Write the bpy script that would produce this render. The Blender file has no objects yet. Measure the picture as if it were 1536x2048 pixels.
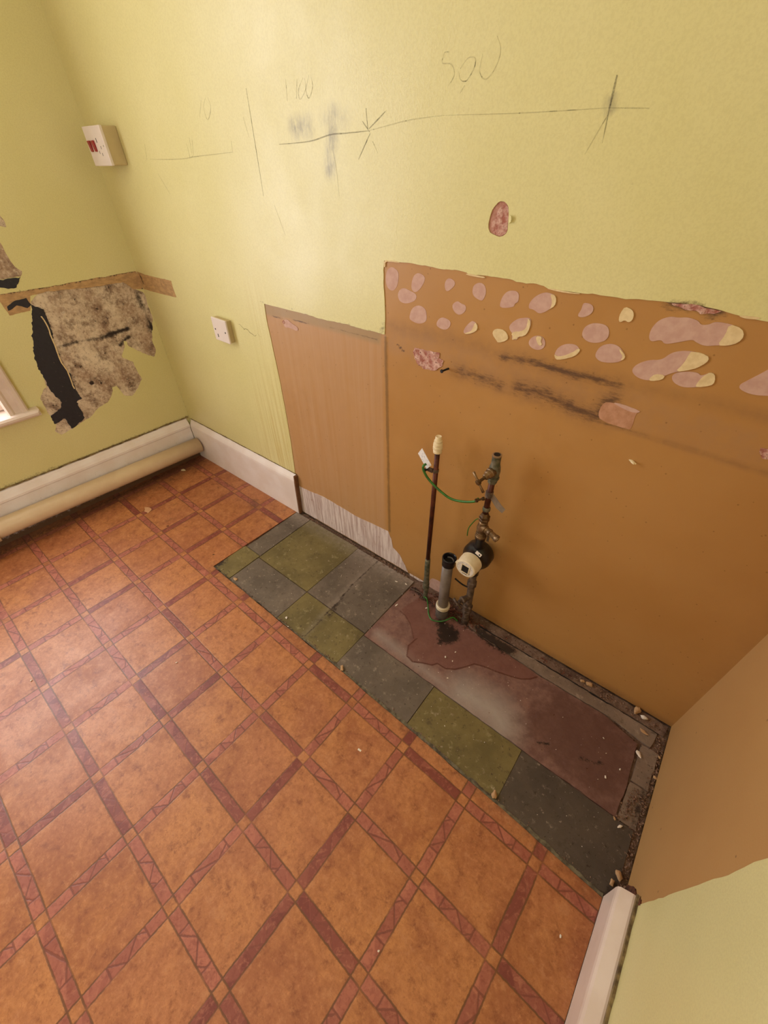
import bpy, bmesh, math, random
import numpy as np
from mathutils import Vector, Matrix
random.seed(7); RNG = np.random.RandomState(11)
SC = bpy.context.scene; COL = SC.collection

# ---------------------------------------------------------------- camera
cam = bpy.data.cameras.new('camera'); camo = bpy.data.objects.new('camera', cam); COL.objects.link(camo)
R = ((0.77802814, 0.62798233, -0.01761867), (0.40020816, -0.51705906, -0.7566263), (-0.48425784, 0.58162541, -0.65361015))
mw = Matrix(((R[0][0], -R[1][0], -R[2][0], 2.1676), (R[0][1], -R[1][1], -R[2][1], -0.9336), (R[0][2], -R[1][2], -R[2][2], 1.3184), (0, 0, 0, 1)))
camo.matrix_world = mw
cam.sensor_fit = 'HORIZONTAL'; cam.sensor_width = 36.0; cam.lens = 829.09 / 1536 * 36; cam.clip_start = 0.02
SC.camera = camo

# ---------------------------------------------------------------- light
world = bpy.data.worlds.new('world'); SC.world = world; world.use_nodes = True
bg = world.node_tree.nodes['Background']; bg.inputs[0].default_value = (0.80, 0.86, 1.0, 1); bg.inputs[1].default_value = 3.0
def area_light(name, loc, rot, sx, sy, power, col):
    l = bpy.data.lights.new(name, 'AREA'); l.shape = 'RECTANGLE'; l.size = sx; l.size_y = sy; l.energy = power; l.color = col
    o = bpy.data.objects.new(name, l); COL.objects.link(o); o.location = loc; o.rotation_euler = rot; return o
# daylight arriving through the window in the left wall
area_light('window_daylight', (-0.122, -1.29, 1.31), (0, math.radians(-90), math.radians(-3.2)), 1.5, 1.17, 30, (1.0, 0.97, 1.0))
# fill light added to lift the left wall, set in an invented window
area_light('side_fill_light', (2.53, -2.15, 1.5), (0, math.radians(90), 0), 1.15, 0.95, 14, (1.0, 0.97, 0.99))
LAMP = (0.80, -0.95, 2.22)   # centre of the ceiling lamp's globe
SC.view_settings.view_transform = 'Standard'; SC.view_settings.look = 'None'; SC.view_settings.gamma = 1.0
SC.view_settings.use_curve_mapping = False; SC.view_settings.exposure = 0.0

# outlines measured in metres on each plane
D = {
'edge': [(0.869,0.197),(0.877,0.2884),(0.8829,0.3807),(0.8875,0.5236),(0.8885,0.6511),(0.883,0.7834),(0.8783,0.8861),(0.8819,0.9398),(0.9622,0.9391),(1.0597,0.9389),(1.1503,0.9356),(1.236,0.9384),(1.3158,0.9368),(1.3982,0.9366),(1.4089,0.9318),(1.4116,0.9746),(1.4108,1.0247),(1.4085,1.0717),(1.4111,1.1157),(1.46,1.117),(1.5486,1.1161),(1.6495,1.1144),(1.6538,1.1109),(1.6993,1.1139),(1.7293,1.1134),(1.8302,1.1094),(1.8361,1.1065),(1.892,1.1064),(1.9394,1.1073),(1.9847,1.1066),(2.0339,1.111),(2.0729,1.1132),(2.1032,1.1136),(2.1334,1.1111),(2.1707,1.1061),(2.1717,1.1039),(2.2009,1.1072)],
'a1': [(1.4349,1.1054),(1.4546,1.0974),(1.4572,1.0833),(1.4507,1.0589),(1.4358,1.0486),(1.4187,1.0549),(1.4134,1.0754),(1.4194,1.0966)],
'a2': [(1.5159,1.1005),(1.5353,1.0948),(1.5359,1.0837),(1.5234,1.0651),(1.5081,1.0543),(1.4958,1.0616),(1.4972,1.0792),(1.5027,1.0926)],
'a3': [(1.4735,1.0618),(1.4899,1.0579),(1.5141,1.0522),(1.5108,1.0368),(1.4804,1.0249),(1.4593,1.028),(1.4529,1.0425),(1.4591,1.0555)],
'a4': [(1.5211,1.0293),(1.5413,1.0232),(1.5462,1.0086),(1.5463,0.9931),(1.5233,0.9828),(1.496,0.9879),(1.4916,0.9952),(1.4992,1.0184)],
'a5': [(1.6026,1.099),(1.6188,1.0947),(1.621,1.0842),(1.6003,1.0678),(1.593,1.0766),(1.5928,1.0903)],
'a6': [(1.6823,1.099),(1.6957,1.0959),(1.702,1.0824),(1.6985,1.0673),(1.6928,1.0619),(1.6754,1.0668),(1.6668,1.0751),(1.6679,1.0913)],
'a7': [(1.6304,1.0542),(1.6416,1.0491),(1.6548,1.0473),(1.6557,1.0347),(1.6395,1.0221),(1.6223,1.0296),(1.6165,1.0432)],
'a8': [(1.5962,1.0121),(1.6174,1.0066),(1.6169,0.9928),(1.6028,0.9817),(1.5792,0.9862),(1.5758,0.995),(1.5834,1.007)],
'a9': [(1.757,1.0925),(1.778,1.0922),(1.7807,1.0723),(1.7724,1.0685),(1.7725,1.0607),(1.7395,1.0539),(1.7386,1.0676),(1.7449,1.0841)],
'a10': [(1.8335,1.0989),(1.8475,1.0976),(1.8546,1.0962),(1.8601,1.0885),(1.8598,1.0762),(1.8494,1.0684),(1.8425,1.0623),(1.8296,1.0564),(1.8165,1.0634),(1.8049,1.0629),(1.805,1.0757),(1.8161,1.0898)],
'a11': [(1.6771,1.018),(1.6902,1.0115),(1.6921,1.0031),(1.6844,0.9913),(1.664,0.9836),(1.6547,0.9859),(1.6569,0.9968),(1.6676,1.0106)],
'a13': [(1.7973,1.0434),(1.8131,1.046),(1.8183,1.0362),(1.8152,1.0167),(1.7977,1.0051),(1.7934,0.9958),(1.7797,0.9931),(1.78,1.0074),(1.7728,1.0118),(1.7677,1.0221),(1.7831,1.0384)],
'a14': [(1.8353,1.0135),(1.85,1.0136),(1.8588,1.0016),(1.8561,0.9885),(1.8411,0.9825),(1.8247,0.9877),(1.8196,0.9966),(1.8248,1.0074)],
'a15': [(1.901,1.0091),(1.9222,1.0115),(1.9331,1.0017),(1.9261,0.988),(1.9015,0.9757),(1.888,0.9726),(1.8819,0.9826),(1.8868,0.9989)],
'rough': [(1.5132,0.921),(1.5922,0.9238),(1.5914,0.9101),(1.6058,0.9064),(1.6031,0.892),(1.5797,0.8741),(1.5459,0.8697),(1.5236,0.8808),(1.5119,0.8997),(1.5072,0.9093)],
'c10': [(1.8449,1.0973),(1.8546,1.0962),(1.8601,1.0885),(1.8598,1.0762),(1.8494,1.0684),(1.8525,1.0726),(1.8521,1.0849)],
'c11': [(1.6843,1.0163),(1.6927,1.0061),(1.6891,0.9952),(1.6692,0.9855),(1.6566,0.9847),(1.6754,0.9927),(1.6795,1.0009)],
'c12': [(1.7439,1.0117),(1.7602,1.0109),(1.7722,0.9989),(1.7691,0.9896),(1.7494,0.9808),(1.7435,0.9861),(1.7316,0.997),(1.7332,1.0069)],
'c13': [(1.8088,1.0453),(1.8174,1.0374),(1.8152,1.0167),(1.8081,1.0071),(1.7935,1.0029),(1.7932,0.9971),(1.7883,0.9976),(1.7814,0.9929),(1.7827,1.0023),(1.7773,1.0055),(1.7823,1.0121),(1.7987,1.0151),(1.8091,1.0238),(1.8097,1.0347)],
'c14': [(1.8342,1.012),(1.8486,1.0133),(1.8466,1.0033),(1.8525,0.9975),(1.846,0.9934),(1.8381,1.0017)],
'c15': [(1.8816,0.984),(1.892,0.9792),(1.912,0.9891),(1.9291,1.0062),(1.9332,1.0012),(1.9261,0.988),(1.9015,0.9757),(1.888,0.9726)],
'chip1': [(1.6474,1.1129),(1.6721,1.1125),(1.6955,1.111),(1.6946,1.1086),(1.6727,1.1087),(1.6494,1.11)],
'chip2': [(1.8317,1.1064),(1.8559,1.107),(1.8773,1.1055),(1.9019,1.1059),(1.9024,1.1041),(1.8754,1.1029),(1.854,1.1039)],
'chip3': [(1.4113,1.1173),(1.4362,1.1176),(1.4617,1.1172),(1.4586,1.1153),(1.4362,1.1154),(1.4155,1.114),(1.4152,1.102),(1.4114,1.1016)],
'b1': [(1.9146,1.0908),(1.9299,1.0899),(1.9362,1.0815),(1.933,1.0714),(1.9189,1.0631),(1.9079,1.065),(1.9132,1.078),(1.9129,1.0851)],
'b3': [(1.947,1.0585),(1.9682,1.058),(1.9774,1.0462),(1.9768,1.0312),(1.9621,1.022),(1.9418,1.0205),(1.9274,1.0294),(1.9269,1.0446),(1.9346,1.0534)],
'b4': [(1.9858,1.0266),(2.0038,1.024),(2.0196,1.0095),(2.0187,1.0016),(2.007,0.9924),(1.9807,0.9873),(1.9672,0.9929),(1.9633,1.0013),(1.9684,1.0181)],
'b5': [(2.0677,1.09),(2.0803,1.0894),(2.0933,1.0926),(2.1103,1.0901),(2.1169,1.0837),(2.1279,1.0856),(2.1345,1.0924),(2.1552,1.0924),(2.1752,1.0886),(2.183,1.0775),(2.1799,1.0663),(2.1682,1.0591),(2.1539,1.0567),(2.1365,1.0514),(2.1206,1.0557),(2.1151,1.0591),(2.0977,1.0512),(2.0755,1.0421),(2.0681,1.0501),(2.0533,1.0424),(2.0462,1.0494),(2.0448,1.0655),(2.0519,1.0814)],
'b6': [(2.0606,1.0104),(2.0817,1.0144),(2.0912,1.0299),(2.1055,1.0369),(2.122,1.0399),(2.1471,1.0383),(2.1525,1.0302),(2.146,1.0193),(2.1355,1.0097),(2.11,0.9986),(2.0964,0.9877),(2.0791,0.9729),(2.0556,0.9722),(2.0386,0.9827),(2.0421,0.9966)],
'b7': [(2.1073,0.9942),(2.1253,1.0035),(2.1454,1.006),(2.1515,1.0013),(2.158,1.0054),(2.162,1.0105),(2.1704,1.0096),(2.1761,0.9965),(2.1735,0.9885),(2.154,0.9803),(2.133,0.9739),(2.1128,0.9802)],
'b8': [(2.2083,0.9952),(2.2212,1.0128),(2.2328,1.0272),(2.243,1.0429),(2.2651,1.0501),(2.2887,1.003),(2.2602,0.9927),(2.233,0.9874)],
'd2': [(1.9893,1.0945),(2.0029,1.0916),(2.0091,1.0835),(2.0093,1.0732),(2.0039,1.0688),(1.9969,1.0723),(1.9895,1.0664),(1.9854,1.0716),(1.9851,1.0832)],
'd4': [(2.0035,1.0214),(2.0196,1.0095),(2.0187,1.0016),(2.0134,0.9991),(2.0155,1.0074),(2.007,1.0145)],
'd5': [(2.1552,1.0924),(2.1752,1.0886),(2.183,1.0775),(2.1799,1.0663),(2.1682,1.0591),(2.153,1.0565),(2.1574,1.0748)],
'd6': [(2.122,1.0399),(2.1471,1.0383),(2.1525,1.0302),(2.146,1.0193),(2.1355,1.0097),(2.11,0.9986),(2.118,1.0165),(2.1195,1.0359)],
'd6b': [(2.0803,0.9881),(2.098,0.9894),(2.096,0.9798),(2.0791,0.9729),(2.0734,0.9754)],
'd7': [(2.162,1.0105),(2.1704,1.0096),(2.1761,0.9965),(2.1735,0.9885),(2.154,0.9803),(2.1505,0.9837),(2.1543,0.9996),(2.158,1.0054)],
'chip4': [(2.1616,1.1067),(2.1769,1.1082),(2.1908,1.1084),(2.1896,1.1053),(2.1755,1.1037),(2.167,1.1046)],
'pit': [(2.0576,1.1106),(2.0815,1.1119),(2.1005,1.1137),(2.1134,1.1104),(2.1368,1.1089),(2.1279,1.1034),(2.11,1.1002),(2.093,1.1032),(2.0754,1.1069)],
'pale': [(2.0155,0.9111),(2.0417,0.9114),(2.0819,0.9089),(2.0759,0.9011),(2.0796,0.8689),(2.0736,0.8637),(2.016,0.8666),(2.0065,0.8793),(2.0078,0.9013)],
'paletop': [(2.0256,0.9126),(2.0459,0.9141),(2.0814,0.9102),(2.0808,0.905),(2.0654,0.9023),(2.043,0.9073)],
'redr': [(2.2893,0.9001),(2.3116,0.9017),(2.3201,0.8842),(2.3,0.8818)],
'hole': [(1.7114,1.2449),(1.718,1.2431),(1.7252,1.2382),(1.7282,1.2295),(1.7302,1.216),(1.7304,1.2074),(1.7324,1.2011),(1.7305,1.1922),(1.7215,1.187),(1.7144,1.1857),(1.6982,1.1902),(1.6918,1.1926),(1.6871,1.2029),(1.6883,1.214),(1.6914,1.2302),(1.6987,1.2378),(1.7047,1.2437)],
'holein': [(1.7159,1.2394),(1.7239,1.2376),(1.7272,1.2295),(1.7295,1.2159),(1.7289,1.2079),(1.731,1.201),(1.7283,1.1927),(1.7206,1.1877),(1.7118,1.1877),(1.6995,1.1909),(1.6957,1.2006),(1.6943,1.2088),(1.7002,1.2167),(1.7023,1.2253),(1.7072,1.2339)],
'curl': [(1.7299,1.2228),(1.7366,1.2221),(1.7386,1.2174),(1.7378,1.2126),(1.7323,1.2089),(1.7305,1.2107),(1.7309,1.216)],
'plug': [(0.9666,0.8991),(0.9917,0.908),(1.0114,0.8972),(1.0416,0.8898),(1.0361,0.8761),(0.9977,0.8821),(0.9711,0.8774)],
'strip_b': [(-0.0047,0.9443),(0.0635,0.9383),(0.2844,0.9399),(0.2812,0.9142),(0.2863,0.8776),(0.1566,0.8746),(0.0069,0.8746)],
'bare': [(0.867,0.1587),(0.9389,0.1633),(1.0536,0.1758),(1.2021,0.167),(1.3141,0.1719),(1.4088,0.1788),(1.4263,0.1447),(1.4338,0.1005),(1.4699,0.0797),(1.5015,0.0254),(1.5389,-0.0264)],
'bare2': [(1.6191,0.0481),(1.6535,0.0583),(1.6883,0.0542),(1.7058,-0.0093),(1.6492,-0.0386),(1.6119,-0.0291)],
'strip_l': [(-0.5399,0.9439),(-0.5131,0.9459),(-0.3686,0.9437),(-0.0077,0.9459),(0.0276,0.9271),(0.0,0.8737),(-0.0414,0.8783),(-0.0745,0.9139),(-0.2189,0.9175),(-0.3708,0.9295),(-0.4252,0.9248),(-0.4501,0.8755),(-0.5204,0.8731),(-0.5255,0.9225),(-0.5523,0.9207)],
'mould': [(-0.4332,0.9044),(-0.3873,0.9349),(-0.2178,0.9199),(-0.0724,0.9189),(-0.0347,0.8798),(-0.0034,0.8574),(-0.0056,0.8118),(-0.0053,0.7461),(-0.0314,0.6964),(-0.0457,0.6427),(-0.0448,0.6097),(-0.0627,0.5813),(-0.1291,0.6328),(-0.1599,0.6665),(-0.1541,0.6805),(-0.167,0.6869),(-0.1707,0.6631),(-0.2038,0.6218),(-0.1656,0.5913),(-0.1626,0.5505),(-0.1561,0.5005),(-0.1999,0.459),(-0.229,0.4372),(-0.2622,0.4528),(-0.2718,0.491),(-0.2778,0.5068),(-0.2968,0.5065),(-0.3149,0.4718),(-0.3415,0.4467),(-0.3892,0.4368),(-0.439,0.4072),(-0.533,0.3828),(-0.5767,0.375),(-0.592,0.4014),(-0.5736,0.428),(-0.5737,0.4619),(-0.5782,0.4967),(-0.5743,0.5526),(-0.545,0.5856),(-0.5313,0.587),(-0.5208,0.6555),(-0.5177,0.7119),(-0.4763,0.8043),(-0.4414,0.8787)],
'black': [(-0.4364,0.8951),(-0.4044,0.871),(-0.4096,0.8203),(-0.4293,0.738),(-0.4354,0.6707),(-0.4272,0.6079),(-0.4384,0.5422),(-0.4319,0.5006),(-0.4595,0.4908),(-0.4592,0.4154),(-0.5053,0.3922),(-0.5302,0.3887),(-0.5301,0.4374),(-0.5782,0.43),(-0.5755,0.4693),(-0.53,0.4844),(-0.5097,0.5096),(-0.522,0.5463),(-0.5265,0.5915),(-0.5258,0.6454),(-0.5177,0.7119),(-0.4763,0.8043),(-0.441,0.8786)],
'ridge': [(-0.4247,0.8497),(-0.4211,0.807),(-0.4293,0.738),(-0.4376,0.6773),(-0.4343,0.6163),(-0.4407,0.5495)],
'hook': [(-0.4843,0.9168),(-0.4413,0.9206),(-0.4364,0.8951),(-0.454,0.8863),(-0.4828,0.902),(-0.5164,0.8894),(-0.5135,0.9034)],
'far1': [(-0.4346,1.1264),(-0.4314,1.1013),(-0.4305,1.0543),(-0.4252,1.0227),(-0.411,1.007),(-0.4238,0.9907),(-0.4888,0.9921),(-0.5056,0.9926)],
'far1b': [(-0.506,0.9917),(-0.4895,0.9908),(-0.4245,0.9894),(-0.4537,0.9586),(-0.4803,0.9586),(-0.502,0.967),(-0.5177,0.9698)],
'far2': [(-0.4023,1.1873),(-0.3916,1.1767),(-0.3868,1.1623),(-0.3909,1.1425),(-0.4067,1.148),(-0.4224,1.1495)],
'mline': [(-0.4341,0.728),(-0.3491,0.7283),(-0.2502,0.7232),(-0.1322,0.7329)],
'mblob': [(-0.3682,0.5506),(-0.332,0.5384)],
'mdark': [(-0.0374,0.858),(-0.0261,0.7925),(-0.0283,0.6957)],
'mdark2': [(-0.1879,0.6739),(-0.1403,0.6985)],
'redge': [(-0.5173,0.1177),(-0.5195,0.1932),(-0.5185,0.2822),(-0.5198,0.378),(-0.5206,0.4531),(-0.5177,0.5147),(-0.5164,0.572),(-0.5116,0.6408)],
'pen0': [(0.9772,1.4482),(0.9767,1.3624),(0.9758,1.2336)],
'pen1': [(0.9456,1.3981),(0.9557,1.3572)],
'pen2': [(0.6455,1.3218),(0.7438,1.3247),(0.8711,1.3295)],
'pen3': [(1.0729,1.3415),(1.1841,1.3444),(1.2562,1.3541),(1.3037,1.3552),(1.3724,1.3569)],
'pen4': [(1.3724,1.3569),(1.425,1.363),(1.4871,1.3696),(1.5654,1.3726)],
'pen5': [(1.5654,1.3726),(1.7205,1.3682),(1.8721,1.3671)],
'pen6': [(1.8721,1.3671),(1.9325,1.3634)],
'pen7': [(1.4213,1.385),(1.3751,1.3601)],
'pen8': [(1.357,1.3727),(1.3766,1.3553)],
'pen9': [(1.3684,1.3922),(1.3717,1.3603)],
'pen10': [(1.3781,1.3528),(1.3409,1.3099)],
'pen11': [(1.3844,1.3396),(1.399,1.3195)],
'pen12': [(1.8727,1.403),(1.8733,1.3664)],
'pen13': [(1.8731,1.3585),(1.8511,1.3119)],
'pen14': [(1.8733,1.3664),(1.8753,1.3254)],
'pen15': [(1.5591,1.455),(1.5692,1.4548)],
'pen16': [(1.5591,1.455),(1.5557,1.4424),(1.5753,1.4389),(1.5831,1.4252),(1.5716,1.4122)],
'pen17': [(1.5949,1.4317),(1.6087,1.4433),(1.6238,1.442),(1.6226,1.4295),(1.6093,1.4157),(1.5964,1.4185),(1.5922,1.4282)],
'pen18': [(1.6379,1.446),(1.6352,1.4248),(1.6486,1.4147),(1.6641,1.4261),(1.6717,1.4464),(1.6619,1.4641)],
'pen19': [(1.5985,1.4011),(1.6069,1.4101)],
'pen20': [(1.127,1.4528),(1.1241,1.4169)],
'pen21': [(1.1652,1.45),(1.1562,1.4191)],
'pen22': [(1.1853,1.4509),(1.1665,1.4332),(1.1681,1.4174),(1.1892,1.4317),(1.1901,1.4505)],
'pen23': [(1.2054,1.454),(1.1912,1.4315),(1.1983,1.4176),(1.2133,1.4348),(1.2101,1.4536)],
'pen24': [(0.7737,1.4386),(0.7492,1.4068)],
'pen25': [(0.7977,1.443),(0.7774,1.4236),(0.7851,1.3992),(0.811,1.4219),(0.8073,1.4424)],
'pen26': [(0.6708,1.365),(0.662,1.3216)],
'pen27': [(1.2623,1.3278),(1.2692,1.2897),(1.2713,1.241)],
'pen28': [(0.8743,1.3532),(0.8706,1.3282)],
'pen29': [(0.3976,1.3583),(0.3817,1.317)],
'pen30': [(0.6487,1.3527),(0.6491,1.3212)],
'pen31': [(0.6834,1.361),(0.6697,1.3241)],
'pen32': [(0.4013,1.3186),(0.572,1.3171),(0.7008,1.3228)],
'pen33': [(0.4279,1.2812),(0.4706,1.2267)],
'pen34': [(1.0171,1.2149),(1.0459,1.1459)],
'sm1': [(1.1366,1.3711),(1.1841,1.371)],
'sm2': [(1.2702,1.3861),(1.262,1.3539),(1.2451,1.2897)],
'sm3': [(1.2457,1.3808),(1.3016,1.3784)],
'sm4': [(1.8721,1.3755),(1.8742,1.3636)],
'sm5': [(1.1667,1.3727),(1.1651,1.3648)],
'st1': [(1.7651,0.9509),(1.8323,0.9565),(1.88,0.9527),(1.9364,0.9495),(1.9882,0.9516),(2.0264,0.9506)],
'st2': [(1.6489,0.8919),(1.7149,0.8884),(1.7709,0.8834)],
'st3': [(1.8158,0.889),(1.8714,0.8916),(1.9331,0.8809),(1.9688,0.8746),(2.0081,0.871),(2.0109,0.8958),(2.0246,0.9171)],
'st4': [(1.4236,0.9611),(1.5429,0.9658),(1.7032,0.9662),(1.7651,0.9509)],
'st5': [(2.0247,0.9556),(2.1013,0.955),(2.2004,0.958),(2.2734,0.956)],
'st6': [(1.6278,0.8761),(1.7458,0.8702),(1.9943,0.8629),(2.1183,0.8602),(2.2099,0.8589),(2.3216,0.8553)],
'st7': [(1.4532,0.9159),(1.476,0.9028)],
'seam': [(1.4107,0.9281),(1.4121,0.8046),(1.4133,0.6356),(1.4148,0.4338),(1.4165,0.1833)],
'lip': [(0.9131,0.9032),(1.0535,0.9105),(1.1906,0.9146),(1.381,0.9155)],
'band': [(1.4095,0.9586),(1.5585,0.9649),(1.9173,0.9392),(2.0867,0.9457),(2.2878,0.926),(2.3207,0.8572),(2.1183,0.8602),(1.9943,0.8629),(1.7458,0.8702),(1.6278,0.8761),(1.4081,0.8928)],
'wet': [(1.6095,-0.1177),(1.6004,-0.16),(1.6267,-0.1737),(1.6638,-0.1919),(1.6944,-0.2181),(1.711,-0.236),(1.7128,-0.2691),(1.7315,-0.3044),(1.7607,-0.3097),(1.7906,-0.2919),(1.8199,-0.2787),(1.83,-0.2628),(1.8625,-0.2606),(1.8887,-0.2437),(1.9094,-0.2177),(1.9301,-0.1856),(1.9623,-0.1738),(2.0043,-0.1638),(2.0441,-0.1512),(2.0771,-0.1382),(2.1001,-0.12),(2.1203,-0.0965),(2.0408,-0.0801),(1.9968,-0.0866),(1.8436,-0.0824),(1.754,-0.0783),(1.6937,-0.0617),(1.6243,-0.0648)],
'wetarc': [(1.6,-0.1702),(1.6267,-0.1737),(1.6638,-0.1919),(1.6944,-0.2181),(1.709,-0.2332)],
'wetline': [(1.7196,-0.2271),(1.7128,-0.2691),(1.7315,-0.3044),(1.7607,-0.3097),(1.7906,-0.2919),(1.8199,-0.2787),(1.83,-0.2628),(1.8625,-0.2606),(1.8887,-0.2437),(1.9094,-0.2177),(1.9301,-0.1856),(1.9623,-0.1738),(2.0043,-0.1638),(2.0441,-0.1512),(2.0771,-0.1382),(2.1001,-0.12),(2.1154,-0.0985)],
'dark1': [(1.7215,-0.1039),(1.77,-0.1036),(1.8231,-0.1076),(1.84,-0.1298),(1.8295,-0.1642),(1.7936,-0.1968),(1.7589,-0.1492)],
'dark2': [(1.8436,-0.0456),(1.8919,-0.0444),(1.961,-0.0475),(2.0096,-0.0474),(2.0228,-0.0619),(2.0081,-0.0838),(1.9648,-0.087),(1.9155,-0.0877),(1.8765,-0.079)],
'brown': [(2.1752,-0.1325),(2.2563,-0.0768),(2.3352,-0.0812),(2.4256,-0.1027),(2.4331,-0.1545),(2.4447,-0.3012),(2.4101,-0.3289),(2.3412,-0.3219),(2.2586,-0.3077),(2.1589,-0.3),(2.1378,-0.2543)],
'lightp': [(1.9553,-0.2982),(2.0549,-0.2875),(2.093,-0.3059)],
'wline2': [(2.1753,-0.1498),(2.1983,-0.2222),(2.1589,-0.3),(2.205,-0.3151),(2.2767,-0.3071),(2.3159,-0.3161),(2.3429,-0.327),(2.385,-0.3184)],
'blk3': [(2.2004,-0.2895),(2.2257,-0.273)],
'blk4': [(2.3109,-0.252),(2.3493,-0.2423),(2.3624,-0.2284)],
'green_y': [(0.8009,-0.3756),(0.9435,-0.4276)],
}

# ---------------------------------------------------------------- node helper
def srgb(r, g, b):
    f = lambda c: (c/255/12.92) if c/255 <= 0.04045 else ((c/255+0.055)/1.055)**2.4
    return (f(r), f(g), f(b), 1)
class NB:
    def __init__(s, name, rough=0.6, spec=0.5, metal=0.0):
        s.m = bpy.data.materials.new(name); s.m.use_nodes = True; s.t = s.m.node_tree; s.n = s.t.nodes; s.l = s.t.links
        s.b = s.n['Principled BSDF']; s.b.inputs['Roughness'].default_value = rough
        s.b.inputs['Specular IOR Level'].default_value = spec; s.b.inputs['Metallic'].default_value = metal
        s.co = s.n.new('ShaderNodeTexCoord').outputs['Object']
    def put(s, sock, v):
        if isinstance(v, bpy.types.NodeSocket): s.l.new(v, sock)
        elif isinstance(v, (tuple, list)) and len(v) == 3 and sock.type == 'RGBA': sock.default_value = (*v, 1)
        else: sock.default_value = v
    def math(s, op, a, b=None, c=None, clamp=False):
        n = s.n.new('ShaderNodeMath'); n.operation = op; n.use_clamp = clamp
        s.put(n.inputs[0], a)
        if b is not None: s.put(n.inputs[1], b)
        if c is not None: s.put(n.inputs[2], c)
        return n.outputs[0]
    def mix(s, f, a, b, mode='MIX'):
        n = s.n.new('ShaderNodeMix'); n.data_type = 'RGBA'; n.blend_type = mode
        s.put(n.inputs[0], f); s.put(n.inputs[6], a); s.put(n.inputs[7], b); return n.outputs[2]
    def noise(s, scale, detail=3, rough=0.55, co=None, dist=0.0, stretch=None):
        n = s.n.new('ShaderNodeTexNoise'); n.inputs['Scale'].default_value = scale; n.inputs['Detail'].default_value = detail
        n.inputs['Roughness'].default_value = rough; n.inputs['Distortion'].default_value = dist
        c = co or s.co
        if stretch:
            mp = s.n.new('ShaderNodeMapping'); mp.inputs['Scale'].default_value = stretch; s.l.new(c, mp.inputs[0]); c = mp.outputs[0]
        s.l.new(c, n.inputs['Vector']); return n.outputs['Fac']
    def voro(s, scale, feature='F1', co=None, out='Distance'):
        n = s.n.new('ShaderNodeTexVoronoi'); n.inputs['Scale'].default_value = scale; n.feature = feature
        s.l.new(co or s.co, n.inputs['Vector']); return n.outputs[out]
    def attr(s, name):
        n = s.n.new('ShaderNodeAttribute'); n.attribute_name = name; return n.outputs['Fac']
    def step(s, x, lo, hi, a=0.0, b=1.0):
        n = s.n.new('ShaderNodeMapRange'); n.interpolation_type = 'SMOOTHSTEP'
        s.put(n.inputs['Value'], x)
        for k, v in (('From Min', lo), ('From Max', hi), ('To Min', a), ('To Max', b)): s.put(n.inputs[k], v)
        return n.outputs['Result']
    def bump(s, h, strength=0.3, dist=0.002):
        n = s.n.new('ShaderNodeBump'); n.inputs['Strength'].default_value = strength; n.inputs['Distance'].default_value = dist
        s.l.new(h, n.inputs['Height'])
        if s.b.inputs['Normal'].is_linked: s.l.new(s.b.inputs['Normal'].links[0].from_socket, n.inputs['Normal'])
        s.l.new(n.outputs[0], s.b.inputs['Normal'])
    def base(s, c): s.put(s.b.inputs['Base Color'], c); return s.m
    def rough(s, v): s.put(s.b.inputs['Roughness'], v)
def mask(N, att, nz, k=1.0, soft=0.12):
    # attribute 0..1 broken up by noise, then thresholded
    v = N.math('ADD', N.attr(att), N.math('MULTIPLY', N.math('SUBTRACT', nz, 0.5), k))
    return N.step(v, 0.5-soft, 0.5+soft)
def simple(name, col, rough=0.6, var=0.12, scale=40, metal=0.0, spec=0.5, dark=None, bump=0.15, dscale=120):
    N = NB(name, rough, spec, metal)
    n = N.noise(scale, 4)
    c2 = dark or tuple(x*(1-2*var) for x in col[:3])
    N.base(N.mix(N.step(n, 0.3, 0.7), (*c2[:3], 1), col))
    if bump: N.bump(N.noise(dscale, 3), bump, 0.001)
    return N.m

# ---------------------------------------------------------------- materials
def paint(name, col, col2, stain, stipple=0.22):
    N = NB(name, 0.38, 0.6)
    big = N.noise(2.5, 3); fine = N.noise(260, 2)
    c = N.mix(N.step(big, 0.3, 0.7), col, col2)
    c = N.mix(N.math('MULTIPLY', N.step(fine, 0.35, 0.7), 0.10), c, srgb(150, 130, 70))
    sp = N.noise(90, 4, 0.7)
    if 'vert' in stain:
        st = N.noise(1.0, 4, 0.6, stretch=(95, 95, 2.2))
        v = N.math('MULTIPLY', N.attr('vert'), N.step(st, 0.44, 0.64, 0, .6))
        c = N.mix(v, c, srgb(205, 180, 110))
        v2 = N.math('MULTIPLY', N.attr('vert'), N.step(st, 0.56, 0.38))
        c = N.mix(N.math('MULTIPLY', v2, 0.4), c, srgb(238, 226, 170))
    if 'smudge' in stain:
        c = N.mix(N.math('MULTIPLY', N.attr('smudge'), N.step(N.noise(60, 4, 0.7, stretch=(1.6, 1, .6)), 0.2, 0.8), clamp=True), c, srgb(112, 102, 88))
    if 'grime' in stain:
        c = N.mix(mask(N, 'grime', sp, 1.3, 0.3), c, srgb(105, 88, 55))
    N.rough(N.step(N.noise(6, 3), 0.3, 0.7, 0.34, 0.44))
    N.bump(fine, stipple, 0.0012); N.bump(big, 0.25, 0.01)
    return N.base(c)
YEL = paint('yellow wall paint', srgb(216, 207, 144), srgb(221, 212, 153), ('vert', 'smudge', 'grime'))
YELP = paint('yellow paint plain', srgb(216, 207, 144), srgb(221, 212, 153), ())
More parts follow.
